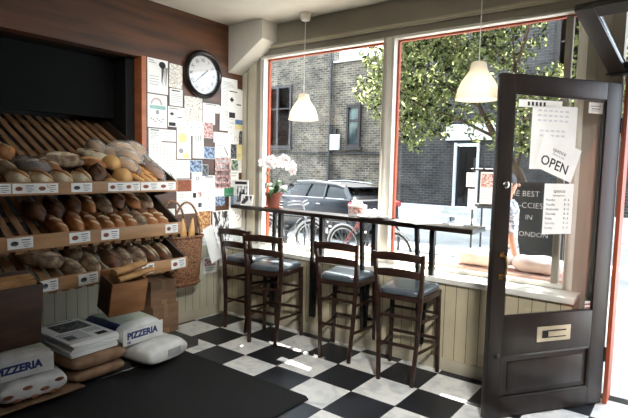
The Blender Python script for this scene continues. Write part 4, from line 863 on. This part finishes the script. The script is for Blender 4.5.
sg = door_sheet('open_sign', .445, 1.672, .315, .22, -19, .004, 'tilted white OPEN sign on the glass of the open door')
text('printed_word', 'OPEN', .088, (-.125, -.075, .0012), (0, 0, 0), 'ink', sg, bold=.001, sx=1.0)
text('printed_name', 'spence', .04, (-.06, .03, .0012), (0, 0, 0), 'ink', sg); text('printed_line', 'bakery & café', .018, (-.052, .008, .0012), (0, 0, 0), 'grey_ink', sg)
hs = door_sheet('opening_hours_sheet', .418, 1.348, .232, .325, 0, .002, 'white opening hours sheet below the OPEN sign on the door')
text('printed_name', 'spence', .034, (-.045, .105, .0012), (0, 0, 0), 'ink', hs); text('printed_line', 'Opening hours', .016, (-.05, .082, .0012), (0, 0, 0), 'ink', hs)
for i, (d, h_) in enumerate((('Monday', '8 - 6'), ('Tuesday', '8 - 6'), ('Wednesday', '8 - 6'), ('Thursday', '8 - 6'), ('Friday', '8 - 6'), ('Saturday', '8 - 6'), ('Sunday', '8 - 6'))):
    text('printed_day', d, .022, (-.10, .052-.03*i, .0012), (0, 0, 0), 'ink' if i < 5 else 'grey_ink', hs); text('printed_time', h_, .022, (.045, .052-.03*i, .0012), (0, 0, 0), 'ink' if i < 5 else 'grey_ink', hs)
door_sheet('door_banner', .60, 2.005, .33, .045, 1, .0, 'thin pale lettered strip along the top left of the door glass', [(.2+.09*j, .25+.09*j, .25, .8, 2) for j in range(5)])
door_sheet('corner_sticker', .163, 2.005, .115, .07, 0, .0, 'small white sticker in the top right corner of the door glass', [(.15, .85, .3, .38, 1), (.2, .8, .55, .62, 2), (.2, .7, .75, .8, 1)])
door_sheet('red_sticker', .12, .70, .06, .055, 0, .008, 'small white and red sticker at the bottom right corner of the door glass', [(0, 1, .3, .5, 3), (0, 1, .75, .9, 3)])

# ------------------------------------------------------------ parked car
car = thing('parked_car', 'dark blue-grey estate car parked across the road', 'car', (-4.15, 7.3, G-.05), R(-14))
car.scale = (.95, .95, .96)
LEN = 4.6; HX = LEN/2
def sec(x, hw, zb, zt, r=.10, n=6):   # rounded cross-section ring
    pts = [(hw*.93, zb), (hw, zb+.10), (hw*1.0, (zb+zt)/2), (hw*.985, zt-.10), (hw*.93, zt-.02), (hw*.80, zt)]
    return [(x, y, z) for y, z in pts]+[(x, -y, z) for y, z in pts[::-1]]
st_ = [(-HX, .60, .32, .55), (-HX+.06, .76, .22, .68), (-HX+.3, .87, .19, .78), (-HX+.9, .90, .18, .90), (-HX+1.35, .905, .18, .97), (-.3, .91, .18, .99), (.8, .91, .18, 1.01), (1.6, .905, .19, 1.03), (HX-.25, .88, .22, 1.04), (HX-.04, .82, .28, 1.0), (HX, .70, .36, .80)]
MB().loft([sec(*s_) for s_ in st_]).build('car_body', 'car_paint', car, angle=35)
def gsec(x, hb, ht, zb, zt):
    pts = [(hb, zb), (hb-(hb-ht)*.5, (zb+zt)/2), (ht, zt-.03), (ht*.85, zt)]
    return [(x, y, z) for y, z in pts]+[(x, -y, z) for y, z in pts[::-1]]
gl = [(-1.12, .80, .74, .93, .96), (-.55, .82, .64, .96, 1.31), (-.30, .82, .63, .97, 1.375), (.5, .82, .62, .98, 1.40), (1.3, .81, .60, 1.0, 1.37), (1.72, .79, .58, 1.01, 1.31), (2.12, .76, .62, 1.0, 1.03)]
MB().loft([gsec(*s_) for s_ in gl]).build('window_glass', 'car_glass', car, angle=35)
rf_ = [(x, hb, ht+.012, zt-.055, zt+.012) for x, hb, ht, zb, zt in gl[1:6]]
MB().loft([[(x, y, z) for y, z in ((ht+.02, zt-.05), (ht+.005, zt-.01), (ht*.8, zt+.012))]+[(x, -y, z) for y, z in ((ht*.8, zt+.012), (ht+.005, zt-.01), (ht+.02, zt-.05))] for x, hb, ht, _, zt in gl[1:6]]).build('roof', 'car_paint', car, angle=35)
for s in (-1, 1):
    for (xa, za, xb, zb_, yy0, yy1, w_) in ((-1.1, .95, -.5, 1.33, .81, .66, .05), (.32, .98, .38, 1.37, .835, .65, .07), (1.15, 1.0, 1.05, 1.36, .83, .64, .06), (2.1, 1.0, 1.7, 1.31, .78, .60, .16)):
        MB().beam((xa, s*yy0, za), (xb, s*yy1, zb_), w_, .03, (0, 1, 0)).build('pillar', 'car_paint', car)
    MB().tube([(-.35, s*.58, 1.41), (.4, s*.575, 1.445), (1.5, s*.56, 1.40)], .016, 6).build('roof_rail', 'alloy', car)
    MB().tube([(-1.15, s*.835, .965), (0, s*.84, 1.0), (1.9, s*.81, 1.035)], .010, 6).build('chrome_strip', 'alloy', car)
    MB().ell((-.85, s*.98, 1.04), .08, .09, .065, nu=12, nv=8).build('wing_mirror', 'car_paint', car)
    for xx in (-.1, .95): MB().box(xx, xx+.16, s*.91, s*.93, .86, .885).build('door_handle', 'alloy', car, bevel=.004)
    for xx in (-1.42, 1.38):
        M = Matrix.Translation((xx, s*.80, .33)) @ Matrix.Rotation(R(90), 4, 'X')
        wh = MB().lathe([(.20, -.10), (.30, -.11), (.33, -.08), (.33, .08), (.30, .11), (.20, .10)], 32, M=M, cap=False).build('wheel', 'tyre', car)
        mb = MB().lathe([(0, -.06), (.21, -.09), (.21, .09), (0, .06)], 32, M=M)
        for k in range(5): a = 2*PI*k/5; mb.beam((xx, s*.885, .33), (xx+.2*math.cos(a), s*.90, .33+.2*math.sin(a)), .05, .03, (0, 1, 0))
        mb.build('hub', 'alloy', wh)
    MB().ell((HX-.10, s*.76, .90), .13, .14, .085, pw=.7, nu=12, nv=8).build('tail_light', 'tail_red', car)
    MB().ell((-HX+.16, s*.70, .66), .14, .16, .06, pw=.7, nu=12, nv=8).build('headlight', 'headlamp', car)
MB().box(HX-.01, HX+.02, -.26, .26, .55, .66).build('number_plate', 'plate', car, bevel=.004)
MB().box(1.68, 1.92, -.56, .56, 1.30, 1.335).build('spoiler', 'car_paint', car, bevel=.01)
MB().box(HX-.12, HX+.035, -.80, .80, .36, .56).build('bumper', 'car_paint', car, bevel=.03)

# ------------------------------------------------------------ bicycles on the near pavement
def bike(label, loc, rz, col):
    t = thing('bicycle', label, 'bicycle', loc, rz, 'bicycles parked outside the window')
    for x in (-.52, .52):
        wh = MB().tube([(x+.325*math.cos(a), 0, .34+.325*math.sin(a)) for a in [2*PI*i/36 for i in range(36)]], .017, 8, closed=True).build('wheel', 'rubber', t)
        mb = MB().tube([(x+.302*math.cos(a), 0, .34+.302*math.sin(a)) for a in [2*PI*i/36 for i in range(36)]], .010, 6, closed=True)
        for k in range(18): a = 2*PI*k/18; mb.tube([(x, .02*(-1)**k, .34), (x+.3*math.cos(a), 0, .34+.3*math.sin(a))], .0022, 4)
        mb.tube([(x, -.04, .34), (x, .04, .34)], .02, 8); mb.build('rim_and_spokes', 'bike_silver', wh)
        MB().tube([(x+.37*math.cos(a), 0, .34+.37*math.sin(a)) for a in [R(40)+R(140)*i/12 for i in range(13)]], .016, 6).build('mudguard', 'bike_silver', t)
    bb, st, hd_, h2 = (-.06, 0, .29), (-.22, 0, .80), (.36, 0, .84), (.40, 0, .70)
    mb = MB().tube([bb, st], .016); mb.tube([st, hd_], .016); mb.tube([bb, h2], .019); mb.tube([hd_, h2], .02)
    for s in (-1, 1): mb.tube([(-.52, s*.05, .34), (-.08, s*.03, .29)], .010); mb.tube([(-.52, s*.05, .34), (-.20, s*.02, .76)], .009)
    mb.build('frame', col, t, angle=60)
    mb = MB()
    for s in (-1, 1): mb.tube([(.40, s*.05, .70), (.45, s*.05, .5), (.52, s*.05, .34)], .012)
    mb.build('fork', 'bike_silver', t)
    MB().tube([(.36, 0, .84), (.345, 0, .97), (.36, .12, 1.0), (.28, .26, 1.0), (.18, .29, .98)], .012).tube([(.345, 0, .97), (.36, -.12, 1.0), (.28, -.26, 1.0), (.18, -.29, .98)], .012).build('handlebar', 'bike_silver', t)
    MB().tube([st, (-.25, 0, .92)], .013).build('seat_post', 'bike_silver', t)
    MB().ell((-.25, 0, .94), .14, .07, .03, nu=14, nv=8, fn=lambda x, y, z: (x, y*(.65-.45*x), z)).build('saddle', 'bike_black', t)
    mb = MB().lathe([(0, -.005), (.09, -.005), (.09, .005), (0, .005)], 24, M=Matrix.Translation((-.06, -.06, .29)) @ Matrix.Rotation(R(90), 4, 'X')); mb.beam((-.06, -.08, .29), (.02, -.08, .14), .02, .012); mb.beam((-.06, .08, .29), (-.14, .08, .44), .02, .012); mb.box(-.03, .07, -.16, -.08, .12, .14); mb.box(-.19, -.09, .08, .16, .43, .45); mb.build('crankset', 'steel_dark', t)
    return t
bike('silver bicycle leaning outside the left end of the window', (-2.08, 3.5, G), R(5), 'bike_silver'); bike('red-framed bicycle parked outside below the napkin box', (-.28, 3.42, G), R(-6), 'bike_red'); bike('black bicycle behind the silver one outside the window', (-2.6, 4.12, G), R(6), 'bike_black')
rk_ = MB()
for x in (-2.2, -1.2, -.2): rk_.tube([(x-.3, 3.78, G), (x-.3, 3.78, .55), (x-.25, 3.78, .62), (x+.25, 3.78, .62), (x+.3, 3.78, .55), (x+.3, 3.78, G)], .025, 8)
tag(rk_.build('bicycle_stand', 'steel_dark'), 'dark steel hoop stand behind the parked bicycles', 'bicycle stand')

# ------------------------------------------------------------ bench outside under the window
bn = thing('outdoor_bench', 'pale terracotta wooden bench outside below the window', 'bench', (2.1, .78, G))
bw(MB().box(.85, 3.3, .60, .96, .69, .73), 'seat', 'bench_paint', bn, bevel=.004); bw(MB().box(.85, 3.3, .60, .625, .58, .69), 'front_rail', 'bench_paint', bn)
for x in (.95, 2.1, 3.2):
    bw(MB().box(x-.03, x+.03, .63, .69, G, .69), 'leg', 'bench_paint', bn); bw(MB().box(x-.03, x+.03, .88, .94, G, .69), 'leg', 'bench_paint', bn)
def cush(loc, rx, ry, rz_, label, seed):
    mb = MB(); r_ = random.Random(seed); a = r_.random()*6
    mb.ell((0, 0, rz_), rx, ry, rz_, fn=lambda x, y, z: (x*(1+.05*math.sin(5*y+a)), y*(1+.06*math.sin(7*x+a)), z*(1+.10*math.sin(6*x+3*y+a))), pw=.7, nu=28, nv=16)
    o = mb.build('cushion', 'cushion', angle=80); o.location = loc; tag(o, label, 'cushion', 'pale pink cushions on the outdoor bench')
cush((2.52, .78, .732), .24, .15, .075, 'crumpled pale pink cushion on the outdoor bench left of the door edge', 1); cush((2.98, .79, .732), .21, .14, .07, 'crumpled pale pink cushion on the outdoor bench seen through the door glass', 2)

# ------------------------------------------------------------ poster stand and chalkboard
ps = thing('poster_stand', 'black metal poster stand with notices outside the window', 'stand', (1.9, 2.5, G))
mb = MB()
for x in (1.78, 1.90, 2.04): mb.tube([(x, 2.5, G), (x, 2.5, 1.75)], .012, 8)
mb.tube([(1.74, 2.5, 1.60), (2.10, 2.5, 1.60)], .012); mb.tube([(1.74, 2.5, 1.16), (2.10, 2.5, 1.16)], .018); mb.box(1.7, 2.1, 2.42, 2.58, G, G+.03)
bw(mb, 'frame', 'black_steel', ps); bw(MB().box(1.87, 2.10, 2.47, 2.48, 1.15, 1.60), 'back_board', 'black_steel', ps)
for nm, x0, x1, z0, z1, mt, lb in (('poster', 1.70, 1.82, 1.38, 1.56, 'paper', 'upper small white sheet on the outdoor poster stand'), ('poster', 1.73, 1.82, 1.10, 1.355, 'paper', 'lower narrow white sheet on the outdoor poster stand'), ('poster', 1.88, 2.04, 1.18, 1.57, 'paper', 'white poster with a reddish picture on the outdoor stand')):
    mb = MB().box(x0, x1, 2.455, 2.465, z0, z1, 0)
    if x0 > 1.8: mb.box(x0+.01, x1-.01, 2.453, 2.455, z0+.2, z1-.02, 1)
    for k in range(4): mb.box(x0+.02, x1-.03, 2.453, 2.455, z0+.03+.035*k, z0+.036+.035*k, 2)
    o = mb.build(nm, ['paper', 'photo_red', 'grey_ink']); tag(o, lb, 'poster')
ab = thing('chalkboard_sign', 'tall black pavement chalkboard with white lettering seen through the door glass', 'sign', (2.55, 2.2, G))
bw(MB().box(2.20, 2.86, 2.2, 2.225, .10, 1.43), 'writing_panel', 'chalkboard', ab)
mb = MB().box(2.16, 2.20, 2.185, 2.235, G, 1.47); mb.box(2.86, 2.90, 2.185, 2.235, G, 1.47); mb.box(2.20, 2.86, 2.185, 2.235, 1.43, 1.47); mb.box(2.20, 2.86, 2.185, 2.235, .06, .10); mb.beam((2.18, 2.24, 1.4), (2.18, 2.65, G), .04, .03); mb.beam((2.88, 2.24, 1.4), (2.88, 2.65, G), .04, .03)
bw(mb, 'board_frame', 'board_frame', ab)
for s_, z, sz, dx in (('THE BEST', 1.31, .088, .03), ('CO-CCIES', 1.18, .088, .05), ('IN', 1.05, .080, .26), ('LONDON', .86, .080, .16)):
    text('chalk_lettering', s_, sz, (2.23+dx-2.55, -.0015, z-G), (R(90), 0, 0), 'chalk', ab, bold=-.001, sx=1.0)
# folding chair on the pavement by the doorway
fc = thing('folding_stool', 'low dark metal folding stool on the pavement by the doorway', 'stool', (3.78, 2.75, G), R(30))
fc.scale = (.5, .5, .5)
mb = MB()
for s in (-1, 1): mb.tube([(s*.19, -.2, 0), (s*.19, .2, .78)], .011); mb.tube([(s*.17, .2, 0), (s*.17, -.2, .45)], .011)
mb.build('frame', 'black_steel', fc)
mb = MB()
for k in range(5): mb.box(-.19, .19, -.2+.075*k, -.145+.075*k, .445, .46)
mb.build('seat', 'black_steel', fc); MB().box(-.19, .19, .185, .2, .68, .76).build('backrest', 'black_steel', fc)

# ------------------------------------------------------------ person outside in front of the chalkboard
pp = thing('person', 'person in a grey and white patterned dress standing outside by the chalkboard', 'person', (2.465, 1.55, G), R(120))
def skinned(name, verts, edges, radii, mt, parent, sub=2):
    me = bpy.data.meshes.new(name); me.from_pydata(verts, edges, []); me.materials.append(MAT[mt]); o = bpy.data.objects.new(name, me); COL.objects.link(o); o.parent = parent
    sk = o.modifiers.new('skin', 'SKIN'); sk.use_smooth_shade = True
    for i, r_ in enumerate(radii):
        v = me.skin_vertices[0].data[i]; v.radius = r_ if isinstance(r_, tuple) else (r_, r_)
    me.skin_vertices[0].data[0].use_root = True
    s_ = o.modifiers.new('sub', 'SUBSURF'); s_.levels = sub; s_.render_levels = sub; return o
V_ = [(0, 0, .86), (0, 0, 1.0), (0, 0, 1.15), (0, .01, 1.32), (0, 0, 1.40), (0, -.01, 1.46), (0, -.02, 1.54), (0, -.02, 1.60),
      (.15, .01, 1.33), (.20, .0, 1.22), (.23, .0, 1.06), (.24, -.05, .86), (.245, -.08, .80),
      (-.15, .01, 1.33), (-.20, .0, 1.22), (-.23, .0, 1.06), (-.24, -.05, .86), (-.245, -.08, .80),
      (.09, 0, .80), (.09, -.01, .46), (.09, .01, .08), (.09, -.12, .03), (-.09, 0, .80), (-.09, -.01, .46), (-.09, .01, .08), (-.09, -.12, .03)]
E_ = [(0, 1), (1, 2), (2, 3), (3, 4), (4, 5), (5, 6), (6, 7), (3, 8), (8, 9), (9, 10), (10, 11), (11, 12), (3, 13), (13, 14), (14, 15), (15, 16), (16, 17), (0, 18), (18, 19), (19, 20), (20, 21), (0, 22), (22, 23), (23, 24), (24, 25)]
RD = [(.15, .11), (.13, .10), (.14, .11), (.13, .10), .05, .055, (.085, .095), (.065, .08), .055, .045, .038, .028, .03, .055, .045, .038, .028, .03, .08, .055, .038, .03, .08, .055, .038, .03]
body = skinned('body', V_, E_, RD, 'skin', pp)
def fingers(sx, name):
    for i in range(5):
        x = sx*(.225+.012*i) if i < 4 else sx*.215; L = (.07, .08, .075, .06, .045)[i]
        y0 = -.105+.0*i; 
        MB().tube([(x, y0+.01, .79), (x, y0-.008, .79-L*.5), (x, y0+.004, .79-L)], [.009, .008, .006], 8).build(name, 'skin', body)
fingers(1, 'finger'); fingers(-1, 'finger')
mb = MB().ell((0, -.115, 1.545), .012, .016, .018, nu=8, nv=6); mb.build('nose', 'skin', body)
for s in (-1, 1): MB().ell((s*.035, -.105, 1.57), .011, .006, .006, nu=8, nv=6).build('eye', 'hair', body); MB().ell((s*.085, -.01, 1.55), .012, .02, .028, nu=8, nv=6).build('ear', 'skin', body)
MB().ell((0, -.108, 1.50), .022, .006, .006, nu=8, nv=6).build('mouth', 'red_ink', body)
MB().ell((0, .015, 1.585), .098, .108, .10, nu=20, nv=12).ell((0, .07, 1.50), .075, .05, .12, nu=16, nv=10).build('hair', 'hair', pp)
rg = []
for z, a, b in ((1.40, .09, .075), (1.37, .155, .10), (1.30, .185, .125), (1.15, .165, .125), (1.0, .155, .12), (.90, .185, .14), (.75, .215, .16), (.60, .235, .18), (.45, .255, .195)):
    rg.append([(a*math.cos(t)*(1+.03*math.sin(7*t)*(1.4-z)), b*math.sin(t)*(1+.05*math.sin(9*t)*(1.4-z)), z) for t in [2*PI*i/36 for i in range(36)]])
MB().loft(rg).build('dress', 'dress', pp, angle=80)
for s in (-1, 1):
    MB().tube([(s*.13, .01, 1.345), (s*.185, .005, 1.28), (s*.212, 0, 1.18), (s*.225, 0, 1.08)], [.07, .068, .06, .055], 12).build('sleeve', 'dress', pp)
    MB().ell((s*.09, -.06, .035), .045, .12, .04, nu=12, nv=8).build('shoe', 'shoe', pp)

# ------------------------------------------------------------ street tree
tr = thing('street_tree', 'leafy green tree on the far side of the street behind the open door', 'tree', (1.35, 7.4, G))
bw(MB().tube([(1.35, 7.4, G), (1.30, 7.35, .8), (1.0, 7.25, 1.6), (.55, 7.1, 2.3), (.22, 7.0, 2.95), (-.1, 7.0, 3.7), (-.5, 7.0, 4.6)], [.15, .12, .10, .07, .045, .03, .015], 10), 'trunk', 'bark', tr)
for pts in ([(1.0, 7.25, 1.6), (1.15, 7.0, 2.6), (.95, 6.9, 3.6), (.85, 6.9, 4.4), (1.2, 6.9, 5.2)], [(.55, 7.1, 2.3), (-.2, 6.9, 2.7), (-1.0, 6.8, 3.0), (-1.7, 6.8, 3.4)], [(.95, 6.9, 3.6), (1.4, 6.3, 4.6), (2.2, 5.3, 5.6), (2.8, 4.9, 6.2)], [(1.15, 7, 2.6), (1.8, 7, 3.2), (2.6, 7, 3.6), (3.2, 7, 4.2)], [(.22, 7, 2.95), (-.6, 6.8, 3.5), (-1.3, 6.8, 4.2)], [(.95, 6.9, 3.6), (.3, 6.9, 4.3), (.1, 6.8, 5.0)]):
    bw(MB().tube(pts, [.035-.022*i/(len(pts)-1) for i in range(len(pts))], 8), 'branch', 'bark', tr)
bl = [(-2.35, 3.5, .42, 1), (-2.0, 4.4, .6, 1.2), (-1.7, 3.1, .6, 1.2), (-1.3, 2.55, .42, 1.0), (-1.1, 4.9, .7, 1.2), (-1.0, 3.8, .75, 1.3), (-.45, 3.1, .45, .9), (-.2, 4.6, .75, 1.3), (.35, 3.7, .65, 1), (.5, 5.1, .75, 1), (1.0, 2.9, .5, .8), (1.0, 4.3, .45, .6),
      (1.8, 3.1, .6, 1), (1.9, 5.2, .6, .6), (2.6, 2.7, .55, 1), (2.7, 4.0, .7, 1), (3.3, 3.1, .7, 1.1), (.9, 2.2, .35, .6), (-.75, 2.65, .38, .8), (3.6, 4.2, .8, 1), (-1.2, 2.2, .22, .5), (2.2, 2.0, .5, .7), (1.5, 2.2, .4, .6), (.2, 2.5, .3, .5), (-.3, 5.6, .9, 1), (1.6, 6.0, .9, 1), (-1.7, 5.6, .8, 1)]
rl = random.Random(11); mb = MB()
bl = [b_+(7.0,) for b_ in bl]+[(2.0, 5.3, .8, 1, 5.2), (2.6, 6.0, .8, 1, 5.4), (1.4, 5.9, .8, .8, 5.4), (3.0, 5.4, .7, .8, 4.7), (2.0, 6.3, .8, .8, 4.6), (3.4, 6.6, .9, .8, 5.6), (2.2, 5.5, .9, 1.3, 3.8), (2.7, 5.2, .8, 1.3, 4.5), (3.2, 5.6, .8, 1.2, 3.9), (1.9, 6.0, .8, 1.2, 3.1)]  # nearer blobs: out-of-view canopy added to shade the pavement by the door
for x, z, r_, dn, yc in bl:
    for _ in range(int(640*dn*(r_/.6)**2)):
        d = Vector((rl.gauss(0, 1), rl.gauss(0, 1), rl.gauss(0, 1))).normalized()*r_*(.35+.75*rl.random()**.5)
        c = Vector((x, yc+d.y*1.3, z))+Vector((d.x*1.1, 0, d.z)); s_ = .032+.045*rl.random()
        E3 = Euler((rl.uniform(-1.1, 1.1), rl.uniform(-1.1, 1.1), rl.uniform(0, 6.28))).to_matrix()
        P_ = [c+E3 @ Vector(p)*s_ for p in ((-1.25, 0, 0), (-.3, -.5, .1), (.6, -.4, .08), (1.25, 0, -.15), (.6, .4, .08), (-.3, .5, .1))]
        mb.add(P_, [(0, 1, 2, 3), (0, 3, 4, 5)], 0)
me_ = bpy.data.meshes.new('foliage'); L_ = tr.location
me_.from_pydata([tuple(Vector(p)-L_) for p in mb.v], [], mb.f); me_.materials.append(MAT['leaf'])
o = bpy.data.objects.new('foliage', me_); COL.objects.link(o); o.parent = tr; o['kind'] = 'stuff'
bpy.context.view_layer.update()
